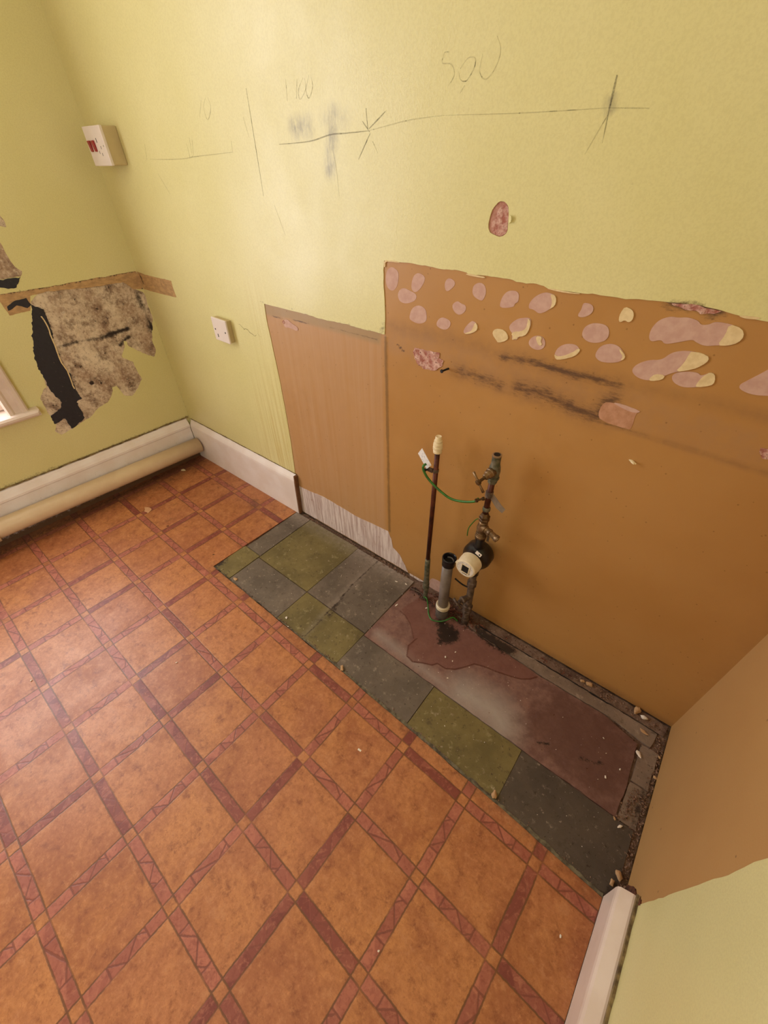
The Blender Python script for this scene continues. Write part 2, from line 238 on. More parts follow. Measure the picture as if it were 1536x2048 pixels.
def orange_mat():
    N = NB('ochre old wall paint', 0.46, 0.5)
    big = N.noise(3, 3); fine = N.noise(230, 2); sp = N.noise(150, 5, 0.75); mid = N.noise(28, 4, 0.65)
    c = N.mix(N.step(big, 0.3, 0.7), srgb(182, 134, 76), srgb(176, 127, 68))
    streak = N.noise(1.0, 4, 0.6, stretch=(55, 55, 1.2))
    c = N.mix(N.math('MULTIPLY', N.attr('left'), N.step(streak, 0.3, 0.75, 0.35, 0.7)), c, srgb(190, 150, 112))
    c = N.mix(N.math('MULTIPLY', N.attr('left'), N.step(streak, 0.62, 0.74, 0, .22)), c, srgb(206, 174, 134))
    c = N.mix(N.math('MULTIPLY', N.attr('band'), N.step(mid, 0.3, 0.7, 0.25, 0.75)), c, srgb(172, 128, 82))
    c = N.mix(N.math('MULTIPLY', N.attr('lip'), 0.75), c, srgb(158, 132, 92))
    c = N.mix(N.math('MULTIPLY', mask(N, 'seam', mid, 0.9, 0.3), 0.75), c, srgb(122, 90, 48))
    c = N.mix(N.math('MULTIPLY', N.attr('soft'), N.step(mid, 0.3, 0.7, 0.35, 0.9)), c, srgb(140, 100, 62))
    c = N.mix(N.math('MULTIPLY', mask(N, 'dirt', N.noise(90, 6, 0.8, stretch=(.45, 1, 1.7)), 1.7, 0.28), .85), c, srgb(78, 54, 42))
    vo = N.voro(38); c = N.mix(N.step(vo, 0.085, 0.05, 0, .5), c, srgb(110, 72, 34))
    N.bump(fine, 0.2, 0.001); N.bump(big, 0.2, 0.01); N.bump(N.attr('seam'), 0.5, 0.002)
    N.rough(N.step(mid, 0.3, 0.7, 0.40, 0.52))
    return N.base(c)
ORG = orange_mat()
def rortho():
    N = NB('ochre side wall paint', 0.48, 0.5)
    big = N.noise(3, 3); vo = N.voro(17)
    c = N.mix(N.step(big, 0.3, 0.7), srgb(184, 142, 88), srgb(178, 135, 82))
    c = N.mix(N.step(vo, 0.06, 0.03, 0, .7), c, srgb(95, 62, 30))
    N.bump(N.noise(240, 2), 0.2, 0.001); return N.base(c)
ORR = rortho()
FILL = simple('pink filler plaster', srgb(203, 166, 150), 0.75, 0.05, 60, bump=0.3, dark=srgb(192, 152, 136))
CREAM = simple('torn cream paint backing', srgb(228, 205, 158), 0.7, 0.06, 90, dark=srgb(214, 188, 140), bump=0.4, dscale=90)
def roughp():
    N = NB('broken rough plaster', 0.9, 0.2)
    n = N.noise(70, 5, 0.7); c = N.mix(N.step(n, 0.35, 0.65), srgb(168, 105, 92), srgb(222, 184, 168))
    c = N.mix(N.step(N.noise(140, 4), 0.6, 0.7), c, srgb(120, 70, 60))
    N.bump(n, 1.0, 0.006); return N.base(c)
ROUGH = roughp()
def holem():
    N = NB('dug out pink plaster', 0.9, 0.2); n = N.noise(80, 5, 0.7)
    N.bump(n, 0.8, 0.004); return N.base(N.mix(N.step(n, 0.35, 0.65), srgb(170, 118, 100), srgb(190, 142, 124)))
HOLEM = holem()
def barem():
    N = NB('bare skim plaster', 0.85, 0.2)
    st = N.noise(1.0, 5, 0.7, stretch=(90, 90, 5)); n = N.noise(40, 5, 0.7)
    c = N.mix(N.step(st, 0.38, 0.62), srgb(184, 160, 152), srgb(222, 206, 200))
    c = N.mix(N.step(n, 0.58, 0.72, 0, .6), c, srgb(150, 112, 88)); N.bump(st, 0.5, 0.002); return N.base(c)
BARE = barem()
def mould():
    N = NB('mouldy bare wall plaster', 0.85, 0.25)
    a = N.noise(8, 5, 0.6); b = N.noise(17, 7, 0.72); f = N.noise(80, 5, 0.75)
    c = N.mix(N.step(a, 0.35, 0.65), srgb(222, 204, 178), srgb(176, 150, 126))
    c = N.mix(N.step(b, 0.44, 0.66, 0, .85), c, srgb(118, 92, 74))
    c = N.mix(N.step(f, 0.5, 0.66, 0, .55), c, srgb(232, 216, 194))
    c = N.mix(N.step(f, 0.46, 0.36, 0, .6), c, srgb(124, 98, 80))
    c = N.mix(N.step(N.math('MULTIPLY', b, f), 0.33, 0.38), c, srgb(70, 56, 48))
    c = N.mix(mask(N, 'dark', b, 1.7, 0.3), c, srgb(52, 43, 40))
    N.bump(b, 0.6, 0.004); N.bump(f, 0.3, 0.001); return N.base(c)
MOULD = mould()
def bitu():
    N = NB('black bitumen coat', 0.55, 0.4); n = N.noise(60, 5, 0.7)
    c = N.mix(N.step(n, 0.62, 0.72, 0, .6), srgb(40, 38, 44), srgb(125, 105, 98)); N.bump(n, 0.5, 0.003); return N.base(c)
BITU = bitu()
def stripm():
    N = NB('old tan paint strip', 0.6, 0.35); n = N.noise(30, 5, 0.7, stretch=(1, 1, 3)); f = N.noise(110, 4, .8)
    c = N.mix(N.step(n, 0.35, 0.65), srgb(196, 158, 110), srgb(166, 132, 92))
    c = N.mix(mask(N, 'dark', f, 1.8, 0.2), c, srgb(70, 52, 38)); N.bump(n, 0.3, 0.002); return N.base(c)
STRIP = stripm()
WOODW = simple('white gloss woodwork', srgb(226, 208, 194), 0.32, 0.03, 14, bump=0.08, dark=srgb(216, 196, 180))
def skirtm():
    N = NB('grubby cream skirting paint', 0.34, 0.5); n = N.noise(10, 4); s_ = N.noise(90, 5, 0.8)
    c = N.mix(N.step(n, 0.3, 0.7), srgb(238, 228, 224), srgb(230, 216, 208))
    c = N.mix(N.step(s_, 0.66, 0.76, 0, .6), c, srgb(140, 110, 82))
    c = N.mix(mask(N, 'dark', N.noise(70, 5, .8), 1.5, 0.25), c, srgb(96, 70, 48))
    N.bump(N.noise(60, 3), 0.1, 0.001); return N.base(c)
SKIRT = skirtm()
CAULK = simple('dirty cracked caulk line', srgb(150, 128, 84), 0.8, 0.2, 60, dark=srgb(84, 66, 42), bump=0.8)
PIPEC = simple('cream painted pipe', srgb(218, 194, 158), 0.3, 0.02, 18, dark=srgb(212, 186, 150), bump=0.05)
CUTWOOD = simple('cut end brown wood', srgb(120, 78, 44), 0.7, 0.15, 50)
PLAST = simple('aged white plastic', srgb(228, 214, 204), 0.35, 0.02, 20, bump=0)
PLASTS = simple('yellowed plastic side', srgb(196, 176, 130), 0.5, 0.05, 20, bump=0)
PLCREAM = simple('cream plastic', srgb(232, 214, 176), 0.35, 0.03, 30, bump=0)
REDP = simple('red rocker plastic', srgb(150, 30, 26), 0.3, 0.05, 20, bump=0)
BLK = simple('black plastic', srgb(26, 22, 24), 0.28, 0.1, 20, bump=0.05)
DARK = simple('dark slot', srgb(20, 16, 14), 0.7, 0.1, 20, bump=0)
GREYP = simple('grey waste pipe plastic', srgb(128, 116, 108), 0.4, 0.08, 25, bump=0.05, dark=srgb(108, 96, 88))
WIRE = simple('green earth wire sheath', srgb(52, 118, 34), 0.4, 0.1, 60, bump=0, dark=srgb(40, 92, 30))
def copper():
    N = NB('tarnished copper', 0.45, 0.5, 0.55); n = N.noise(30, 4, .7); a = N.attr('dark')
    c = N.mix(N.step(n, 0.35, 0.7), srgb(96, 50, 34), srgb(58, 30, 24))
    N.bump(n, 0.2, 0.001); return N.base(c)
COPPER = copper()
SOLDER = simple('verdigris and solder', srgb(122, 112, 92), 0.65, 0.2, 90, metal=0.3, dark=srgb(72, 78, 60), bump=0.7, dscale=160)
BRASS = simple('dull old brass', srgb(150, 122, 88), 0.42, 0.2, 60, metal=0.7, dark=srgb(88, 68, 48), bump=0.4, dscale=90)
BRASSD = simple('dark oxidised brass', srgb(112, 84, 52), 0.5, 0.2, 60, metal=0.6, dark=srgb(62, 44, 28), bump=0.4)
STEEL = simple('worn bright metal', srgb(190, 178, 160), 0.3, 0.1, 40, metal=0.9, bump=0.1)
METERW = simple('cream white meter plastic', srgb(232, 218, 190), 0.38, 0.04, 30, dark=srgb(214, 196, 160), bump=0.05)
LEAD = simple('crusted grey pipe', srgb(112, 92, 76), 0.75, 0.25, 70, metal=0.1, dark=srgb(62, 48, 40), bump=0.8, dscale=120)
def facem():
    N = NB('meter dial print', 0.35); n = N.noise(260, 3, 0.8, stretch=(1, 1, 1))
    return N.base(N.mix(N.step(n, 0.52, 0.6, 0, .55), srgb(222, 212, 200), srgb(120, 112, 108)))
FACE = facem()
def tagm():
    N = NB('printed tag', 0.5); n = N.noise(300, 3, 0.8, stretch=(1, 1, .4))
    return N.base(N.mix(N.step(n, 0.55, 0.62, 0, .6), srgb(236, 232, 232), srgb(120, 128, 170)))
TAG = tagm()
def pencil(name, fac, col):
    N = NB(name, 0.7, 0.3); out = N.n['Material Output']; tr = N.n.new('ShaderNodeBsdfTransparent'); mx = N.n.new('ShaderNodeMixShader')
    N.base(col); f = N.step(N.noise(420, 3, 0.8), 0.32, 0.62, 0.05, fac)
    N.l.new(f, mx.inputs[0]); N.l.new(tr.outputs[0], mx.inputs[1]); N.l.new(N.b.outputs[0], mx.inputs[2]); N.l.new(mx.outputs[0], out.inputs[0])
    return N.m
PEN = pencil('graphite line', 0.30, srgb(112, 106, 92)); PENL = pencil('faint graphite line', 0.12, srgb(124, 116, 92))

def tilem(name, c1, c2, fleck, dusty):
    N = NB(name, 0.6, 0.35)
    a = N.noise(7, 4, .6); b = N.noise(60, 5, .75, stretch=(1, 1.0, 1)); f = N.noise(30, 7, .74, dist=.25)
    c = N.mix(N.step(a, 0.3, 0.7), c1, c2)
    c = N.mix(N.step(f, 0.56, 0.68, 0, .7), c, fleck)
    c = N.mix(N.step(f, 0.44, 0.32, 0, .5), c, srgb(66, 54, 42))
    c = N.mix(N.step(b, 0.60, 0.72, 0, .65), c, srgb(172, 154, 134))
    c = N.mix(N.step(N.noise(95, 4, .8), 0.61, 0.67, 0, .85), c, srgb(50, 38, 30))
    c = N.mix(N.math('MULTIPLY', N.attr('dust'), N.step(b, 0.3, 0.6, .3, .9)), c, dusty)
    c = N.mix(mask(N, 'dark', N.noise(55, 5, .8), 1.5, 0.2), c, srgb(52, 40, 32))
    N.bump(b, 0.35, 0.002); N.bump(f, 0.2, 0.001); N.rough(N.step(a, .3, .7, .5, .68)); return N.base(c)
TGREY = tilem('worn grey floor tile', srgb(114, 101, 88), srgb(94, 83, 71), srgb(150, 136, 120), srgb(158, 143, 130))
TGREYD = tilem('dark smooth floor tile', srgb(88, 77, 67), srgb(74, 64, 55), srgb(104, 92, 80), srgb(130, 116, 104))
TGREEN = tilem('worn green floor tile', srgb(122, 108, 66), srgb(100, 88, 52), srgb(150, 138, 96), srgb(140, 128, 110))
def screed():
    N = NB('red stained screed', 0.62, 0.4)
    a = N.noise(5, 4, .6); b = N.noise(22, 5, .7); f = N.noise(110, 5, .75)
    c = N.mix(N.step(b, 0.35, 0.65), srgb(136, 102, 90), srgb(112, 80, 72))
    c = N.mix(N.step(f, 0.6, 0.75, 0, .5), c, srgb(184, 160, 144))
    c = N.mix(N.attr('pale'), c, srgb(168, 156, 146))
    c = N.mix(N.math('MULTIPLY', mask(N, 'wet', b, 0.25, 0.12), .68), c, srgb(116, 74, 64))
    c = N.mix(N.math('MULTIPLY', mask(N, 'brown', b, 0.9, 0.35), .8), c, srgb(96, 64, 54))
    c = N.mix(N.math('MULTIPLY', mask(N, 'line', b, 0.35, 0.25), .9), c, srgb(84, 42, 32))
    c = N.mix(mask(N, 'dark', N.noise(75, 6, .8), 1.9, 0.2), c, srgb(40, 27, 21))
    c = N.mix(N.step(N.noise(150, 4, .8), 0.66, 0.72, 0, .8), c, srgb(60, 36, 30))
    N.rough(N.math('SUBTRACT', 0.62, N.math('MULTIPLY', N.attr('wet'), 0.12)))
    N.bump(f, 0.35, 0.002); N.bump(b, 0.25, 0.004); return N.base(c)
SCREED = screed()
def slabm():
    N = NB('dirty cement bed', 0.9, 0.2); a = N.noise(12, 5, .7); f = N.noise(120, 5, .8)
    c = N.mix(N.step(a, 0.35, 0.65), srgb(132, 108, 92), srgb(92, 70, 58)); c = N.mix(N.step(f, 0.55, 0.7, 0, .8), c, srgb(172, 150, 130))
    c = N.mix(N.step(N.noise(90, 5, .8), 0.58, 0.66, 0, .8), c, srgb(62, 36, 26)); N.bump(f, 0.8, 0.004); N.bump(a, 0.5, 0.01); return N.base(c)
SLAB = slabm()
STRIPC = tilem('cement border strip', srgb(140, 122, 106), srgb(116, 98, 84), srgb(160, 142, 124), srgb(120, 84, 66))
GRIT = simple('grit and crumbs', srgb(150, 118, 96), 0.9, 0.3, 200, dark=srgb(70, 44, 32), bump=0)
GRITR = simple('reddish rubble crumbs', srgb(126, 78, 56), 0.9, 0.3, 200, dark=srgb(66, 34, 26), bump=0)
CHIP = simple('cream paint flake', srgb(232, 214, 172), 0.6, 0.05, 90, bump=0.2)
CHIPW = simple('white plaster crumb', srgb(236, 224, 208), 0.8, 0.05, 90, bump=0.3)
CHIPT = simple('tan plaster lump', srgb(196, 156, 112), 0.85, 0.12, 70, bump=0.6)

def vinyl():
    N = NB('printed terracotta vinyl', 0.42, 0.5)
    th = math.radians(-1.2287); ct, st_ = math.cos(th)/.205, math.sin(th)/.205
    wob = N.noise(9, 2, .5); wob2 = N.noise(130, 3, .6)
    sep = N.n.new('ShaderNodeSeparateXYZ'); N.l.new(N.co, sep.inputs[0])
    x = N.math('SUBTRACT', sep.outputs[0], 0.668); y = N.math('ADD', sep.outputs[1], 0.5217)
    gx = N.math('ADD', N.math('MULTIPLY', x, ct), N.math('MULTIPLY', y, st_))
    gy = N.math('SUBTRACT', N.math('MULTIPLY', y, ct), N.math('MULTIPLY', x, st_))
    j = N.math('ADD', N.math('MULTIPLY', N.math('SUBTRACT', wob, .5), .02), N.math('MULTIPLY', N.math('SUBTRACT', wob2, .5), .018))
    gxw = N.math('ADD', gx, j); gyw = N.math('ADD', gy, N.math('MULTIPLY', j, -0.9))
    rx, ry = N.math('ROUND', gxw), N.math('ROUND', gyw)
    u = N.math('SUBTRACT', gxw, rx); v = N.math('SUBTRACT', gyw, ry)
    au, av = N.math('ABSOLUTE', u), N.math('ABSOLUTE', v)
    W = .066
    inU = N.step(au, W+.004, W-.004); inV = N.step(av, W+.004, W-.004)     # inU: strip running along y
    both = N.math('MULTIPLY', inU, inV); strip = N.math('SUBTRACT', N.math('MAXIMUM', inU, inV), both)
    def hash2(a, b, k):
        cmb = N.n.new('ShaderNodeCombineXYZ'); N.put(cmb.inputs[0], a); N.put(cmb.inputs[1], b); cmb.inputs[2].default_value = k
        w = N.n.new('ShaderNodeTexWhiteNoise'); N.l.new(cmb.outputs[0], w.inputs['Vector']); return w.outputs['Value']
    def segment(t, al, ra, k):
        # t: across / W, al: position along, ra: strip index -> line mask, piece hash, darkness hash
        s_ = N.math('FRACT', al); fl = N.math('FLOOR', al)
        h = hash2(fl, ra, k); h2 = hash2(fl, ra, k+5)
        d1 = N.math('ADD', .25, N.math('MULTIPLY', h, .10)); d2 = N.math('ADD', .66, N.math('MULTIPLY', h2, .12))
        lw = .014
        l1 = N.step(N.math('ABSOLUTE', N.math('SUBTRACT', s_, d1)), lw, lw*.4); l2 = N.step(N.math('ABSOLUTE', N.math('SUBTRACT', s_, d2)), lw, lw*.4)
        q = N.math('DIVIDE', N.math('SUBTRACT', s_, d1), N.math('SUBTRACT', d2, d1))
        inside = N.math('MULTIPLY', N.step(q, -.01, .01), N.step(q, 1.01, .99))
        ph = N.math('MULTIPLY', q, N.math('ADD', 1.5, N.math('ROUND', N.math('MULTIPLY', h, 1.4))))
        zz = N.math('SUBTRACT', N.math('MULTIPLY', N.math('PINGPONG', ph, 1.0), 2.0), 1.0)
        dz = N.math('ABSOLUTE', N.math('SUBTRACT', t, zz)); l3 = N.math('MULTIPLY', inside, N.step(dz, .26, .08))
        side = N.step(N.math('SUBTRACT', t, zz), -.1, .1)
        piece = hash2(N.math('ADD', N.math('FLOOR', N.math('MULTIPLY', s_, 3)), N.math('MULTIPLY', side, 7)), N.math('ADD', fl, N.math('MULTIPLY', ra, 13)), k+9)
        solid = N.step(h2, .72, .74)
        lines = N.math('MULTIPLY', N.math('MAXIMUM', N.math('MAXIMUM', l1, l2), l3), N.math('SUBTRACT', 1.0, N.math('MULTIPLY', solid, .6)))
        dk = N.math('ADD', N.math('MULTIPLY', solid, .55), N.math('MULTIPLY', piece, .5))
        return lines, dk
    lU, dU = segment(N.math('DIVIDE', u, W), gyw, rx, 1.0)
    lV, dV = segment(N.math('DIVIDE', v, W), gxw, ry, 3.0)
    segl = N.math('ADD', N.math('MULTIPLY', lU, N.math('SUBTRACT', inU, both)), N.math('MULTIPLY', lV, N.math('SUBTRACT', inV, both)))
    segd = N.math('ADD', N.math('MULTIPLY', dU, inU), N.math('MULTIPLY', dV, N.math('SUBTRACT', 1.0, inU)))
    bl = N.math('MAXIMUM', N.step(N.math('ABSOLUTE', N.math('SUBTRACT', au, W)), .013, .005), N.step(N.math('ABSOLUTE', N.math('SUBTRACT', av, W)), .013, .005))
    brk = N.step(N.noise(11, 3, .6), .3, .55, .35, .95)
    # ground colour of the big squares
    cx, cy = N.math('FLOOR', gxw), N.math('FLOOR', gyw); ch = hash2(cx, cy, 21.0)
    n1 = N.noise(9, 5, .68, dist=.6); n2 = N.noise(26, 9, .78, dist=.1); n4 = N.noise(75, 8, .8); n3 = N.noise(3, 3)
    n1s = N.math('ADD', n1, N.math('MULTIPLY', N.math('SUBTRACT', ch, .5), .20))
    g = N.mix(N.step(n1s, 0.32, 0.68), srgb(190, 126, 74), srgb(158, 94, 54))
    g = N.mix(N.step(n3, .35, .7, 0, .45), g, srgb(184, 118, 82))
    g = N.mix(N.step(n4, .42, .66, 0, .55), g, srgb(146, 84, 48))
    g = N.mix(N.step(n2, .50, .68, 0, .8), g, srgb(122, 64, 38))
    g = N.mix(N.step(n4, .47, .34, 0, .5), g, srgb(206, 142, 92))
    g = N.mix(N.step(n2, .48, .34, 0, .75), g, srgb(190, 130, 86))
    g = N.mix(N.step(N.noise(170, 4, .75), .56, .68, 0, .55), g, srgb(140, 74, 44))
    p = N.mix(segd, srgb(176, 104, 82), srgb(120, 56, 48))
    p = N.mix(N.step(N.noise(75, 5, .7, dist=1.0), .46, .66, 0, .65), p, srgb(132, 66, 52))
    p = N.mix(N.step(N.noise(60, 5, .7, dist=1.0), .5, .32, 0, .45), p, srgb(192, 124, 96))
    c = N.mix(strip, g, p)
    c = N.mix(N.math('MULTIPLY', segl, .65), c, srgb(104, 52, 40))
    near = N.math('MULTIPLY', bl, N.math('MULTIPLY', brk, .95))
    c = N.mix(near, c, srgb(106, 66, 38))
    # wear spots, and brown and dark marks along the skirting and vinyl edge
    c = N.mix(N.math('MULTIPLY', mask(N, 'grime', N.noise(40, 6, .8), 1.6, .35), .7), c, srgb(92, 60, 42))  # on the vinyl this attribute holds the brown marks from v_brown
    c = N.mix(N.step(N.noise(46, 5, .85), .72, .77, 0, .8), c, srgb(96, 46, 26))
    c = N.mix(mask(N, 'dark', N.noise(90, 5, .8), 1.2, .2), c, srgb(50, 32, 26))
    h = N.math('ADD', N.math('MULTIPLY', n2, .6), N.math('MULTIPLY', N.math('MAXIMUM', segl, bl), -.5))
    N.bump(h, .35, .0012); N.rough(N.step(n1, .3, .7, .35, .47))
    return N.base(c)
VINYL = vinyl()
VEDGE = simple('grey vinyl backing edge', srgb(120, 112, 88), 0.8, 0.25, 60, dark=srgb(66, 56, 44), bump=0.5)
def glassm():
    N = NB('window glass', 0.02); out = N.n['Material Output']; tr = N.n.new('ShaderNodeBsdfTransparent'); gl = N.n.new('ShaderNodeBsdfGlossy'); gl.inputs['Roughness'].default_value = 0.02
    fr = N.n.new('ShaderNodeFresnel'); mx = N.n.new('ShaderNodeMixShader')
    N.l.new(fr.outputs[0], mx.inputs[0]); N.l.new(tr.outputs[0], mx.inputs[1]); N.l.new(gl.outputs[0], mx.inputs[2]); N.l.new(mx.outputs[0], out.inputs[0]); return N.m
GLASS = glassm()
def emit(name, col, st):
    N = NB(name, 0.4); N.base(col); N.b.inputs['Emission Color'].default_value = col; N.b.inputs['Emission Strength'].default_value = st; return N.m
BULB = emit('glowing lamp globe', (1.0, 0.86, 0.68, 1), 10.5)
CEIL = simple('white ceiling paint', srgb(226, 220, 205), 0.8, 0.02, 6, bump=0.1)
FARW = paint('yellow paint far walls', srgb(216, 207, 144), srgb(221, 212, 153), ())

# ---------------------------------------------------------------- geometry helpers
def link(name, me, mat, parent=None, label=None, smooth=False):
    if mat and not len(me.materials): me.materials.append(mat)
    if smooth: me.polygons.foreach_set('use_smooth', [True]*len(me.polygons))
    o = bpy.data.objects.new(name, me); COL.objects.link(o)
    if parent is not None: o.parent = parent
    if label: o['label'] = label
    return o
def bm_link(name, bm, mat, parent=None, label=None, smooth=False):
    me = bpy.data.meshes.new(name); bmesh.ops.recalc_face_normals(bm, faces=bm.faces); bm.to_mesh(me); bm.free()
    return link(name, me, mat, parent, label, smooth)
def thing(name, label, cat, group=None, loc=(0, 0, 0)):
    o = bpy.data.objects.new(name, None); COL.objects.link(o); o.location = loc; o.empty_display_size = .05
    o['label'] = label; o['category'] = cat
    if group: o['group'] = group
    return o
def tag(o, label, cat, group=None):
    o['label'] = label; o['category'] = cat
    if group: o['group'] = group
    return o
def adopt(root):
    # parts are modelled in world coordinates: keep them there under an Empty placed at the thing's base
    inv = Matrix.Translation(-Vector(root.location))
    for c in root.children: c.matrix_parent_inverse = inv
TURN = Matrix.Rotation(math.radians(-3.2), 4, 'Z')   # the left wall is 3 degrees out of square
def turn(o): o.matrix_world = TURN @ Matrix.Translation(o.location)
def struct(o): o['kind'] = 'structure'; return o
PL = {'back': lambda u, v, d: (u, -d, v), 'left': lambda u, v, d: (d, u, v), 'right': lambda u, v, d: (2.495-d, u, v), 'floor': lambda u, v, d: (u, v, d)}
def seg_dist(P, poly, closed):
    n = len(poly); best = np.full(len(P), 1e9); near = np.zeros((len(P), 2))
    for i in range(n if closed else n-1):
        a = np.array(poly[i]); b = np.array(poly[(i+1) % n]); d = b-a; L = d@d
        t = np.clip(((P-a)@d)/(L+1e-12), 0, 1); q = a+t[:, None]*d; dd = np.hypot(*(P-q).T)
        m = dd < best; best[m] = dd[m]; near[m] = q[m]
    return best, near
def inside(P, poly):
    r = np.zeros(len(P), bool); n = len(poly)
    for i in range(n):
        x1, y1 = poly[i]; x2, y2 = poly[(i+1) % n]
        if y1 == y2: continue
        c = (y1 > P[:, 1]) != (y2 > P[:, 1]); r ^= c & (P[:, 0] < (x2-x1)*(P[:, 1]-y1)/(y2-y1)+x1)
    return r
def jag(poly, amp, step, closed=True, seed=1, skip=None):
    rs = np.random.RandomState(seed); out = []; n = len(poly)
    for i in range(n if closed else n-1):
        a = np.array(poly[i]); b = np.array(poly[(i+1) % n]); L = np.hypot(*(b-a)); out.append(tuple(a))
        if skip and skip(a, b): continue
        nrm = np.array([-(b-a)[1], (b-a)[0]])/(L+1e-9); k = int(L/step); off = 0
        for q in range(1, k):
            off = off*.5+rs.randn()*amp*.8
            out.append(tuple(a+(b-a)*q/k+nrm*off))
    if not closed: out.append(poly[-1])
    return out
def smooth_poly(p, it=2):
    for _ in range(it):
        q = []
        for i in range(len(p)):
            a, b = np.array(p[i]), np.array(p[(i+1) % len(p)]); q += [tuple(a*.75+b*.25), tuple(a*.25+b*.75)]
        p = q
    return p
def stroke(P, pts, w, s=1.0, closed=False):
    d, _ = seg_dist(P, pts, closed); return s*np.clip(1-d/w, 0, 1)
def area(P, pts, soft):
    d, _ = seg_dist(P, pts, True); sg = np.where(inside(P, pts), d, -d); return np.clip(.5+sg/soft*.5, 0, 1)
def polymesh(name, mat, parent, plane, poly, holes=(), h=.006, d0=0.0, d1=.0015, attrs=None, label=None, relief=0.0):
    """dense sheet cut to a polygon: its rim follows the outline, its sides go down to depth d0"""
    pa = np.array(poly); lo, hi = pa.min(0), pa.max(0)
    nu, nv = max(2, int(math.ceil((hi[0]-lo[0])/h))), max(2, int(math.ceil((hi[1]-lo[1])/h)))
    U, V = np.meshgrid(np.linspace(lo[0], hi[0], nu+1), np.linspace(lo[1], hi[1], nv+1), indexing='ij')
    P = np.stack([U.ravel(), V.ravel()], 1)
    ins = inside(P, poly); dist, near = seg_dist(P, poly, True); rings = [poly]+[list(q) for q in holes]
    for hl in holes:
        ins &= ~inside(P, hl); d2, n2 = seg_dist(P, hl, True); m = d2 < dist; dist[m] = d2[m]; near[m] = n2[m]
    hh = max((hi[0]-lo[0])/nu, (hi[1]-lo[1])/nv)
    snap = dist < hh*.72; P[snap] = near[snap]; ok = ins | snap
    idx = np.arange(len(P)).reshape(nu+1, nv+1)
    q = np.stack([idx[:-1, :-1], idx[1:, :-1], idx[1:, 1:], idx[:-1, 1:]], -1).reshape(-1, 4)
    q = q[ok[q].all(1) & (~snap[q]).any(1) | (ok[q].all(1) & inside(P[q].mean(1), poly) & ~np.any([inside(P[q].mean(1), hl) for hl in holes] or [np.zeros(len(q), bool)], axis=0))]
    # rim edges
    e = np.concatenate([q[:, [0, 1]], q[:, [1, 2]], q[:, [2, 3]], q[:, [3, 0]]]); key = np.sort(e, 1)
    kk = key[:, 0].astype(np.int64)*len(P)+key[:, 1]; _, inv, cnt = np.unique(kk, return_inverse=True, return_counts=True)
    rim = e[cnt[inv] == 1]
    used = np.unique(q); remap = -np.ones(len(P), int); remap[used] = np.arange(len(used)); P = P[used]; q = remap[q]; rim = remap[rim]
    rv = np.unique(rim); low = -np.ones(len(P), int); low[rv] = len(P)+np.arange(len(rv))
    top = np.full(len(P), d1)
    if relief:
        top = top+relief*(np.sin(P[:, 0]*91+np.sin(P[:, 1]*63)*2)*np.sin(P[:, 1]*83+1)+.6*np.sin(P[:, 0]*211+P[:, 1]*57)*np.sin(P[:, 1]*187))
    PP = np.concatenate([P, P[rv]]); dd = np.concatenate([top, np.full(len(rv), d0)])
    co = np.array(PL[plane](PP[:, 0], PP[:, 1], dd)).T
    side = np.stack([rim[:, 1], rim[:, 0], low[rim[:, 0]], low[rim[:, 1]]], 1); q = np.concatenate([q, side])
    if plane == 'right': q = q[:, ::-1]
    me = bpy.data.meshes.new(name); me.from_pydata(co.tolist(), [], q.tolist())
    for k, fn in (attrs or {}).items():
        a = me.attributes.new(k, 'FLOAT', 'POINT'); a.data.foreach_set('value', np.asarray(fn(PP), dtype=np.float32))
    me.update(); return link(name, me, mat, parent, label)
def slab(name, mat, parent, plane, poly, d0, d1, label=None, bevel=0.0):
    """ngon outline extruded from depth d0 to d1"""
    bm = bmesh.new(); vs = [bm.verts.new(PL[plane](u, v, d1)) for u, v in poly]; f = bm.faces.new(vs)
    r = bmesh.ops.extrude_face_region(bm, geom=[f]); nv = [g for g in r['geom'] if isinstance(g, bmesh.types.BMVert)]
    a = Vector(PL[plane](0, 0, d0))-Vector(PL[plane](0, 0, d1)); bmesh.ops.translate(bm, vec=a, verts=nv)
    return bm_link(name, bm, mat, parent, label)
def add_box(bm, lo, hi, bev=0.0, seg=2, rot=None, pivot=None):
    r = bmesh.ops.create_cube(bm, size=1.0); vs = r['verts']
    for v in vs: v.co = Vector([(l+h)/2+c*(h-l) for c, l, h in zip(v.co, lo, hi)])
    if bev:
        es = {e for v in vs for e in v.link_edges}; r2 = bmesh.ops.bevel(bm, geom=list(es), offset=bev, segments=seg, affect='EDGES', profile=.5)
        vs = list({v for f in r2['faces'] for v in f.verts} | {v for v in vs if v.is_valid})
    if rot: bmesh.ops.rotate(bm, verts=vs, cent=pivot or Vector([(l+h)/2 for l, h in zip(lo, hi)]), matrix=rot)
    return vs
def box(name, lo, hi, mat, parent=None, bev=0.0, label=None, rot=None, pivot=None):
    bm = bmesh.new(); add_box(bm, lo, hi, bev, 2, rot, pivot); return bm_link(name, bm, mat, parent, label)
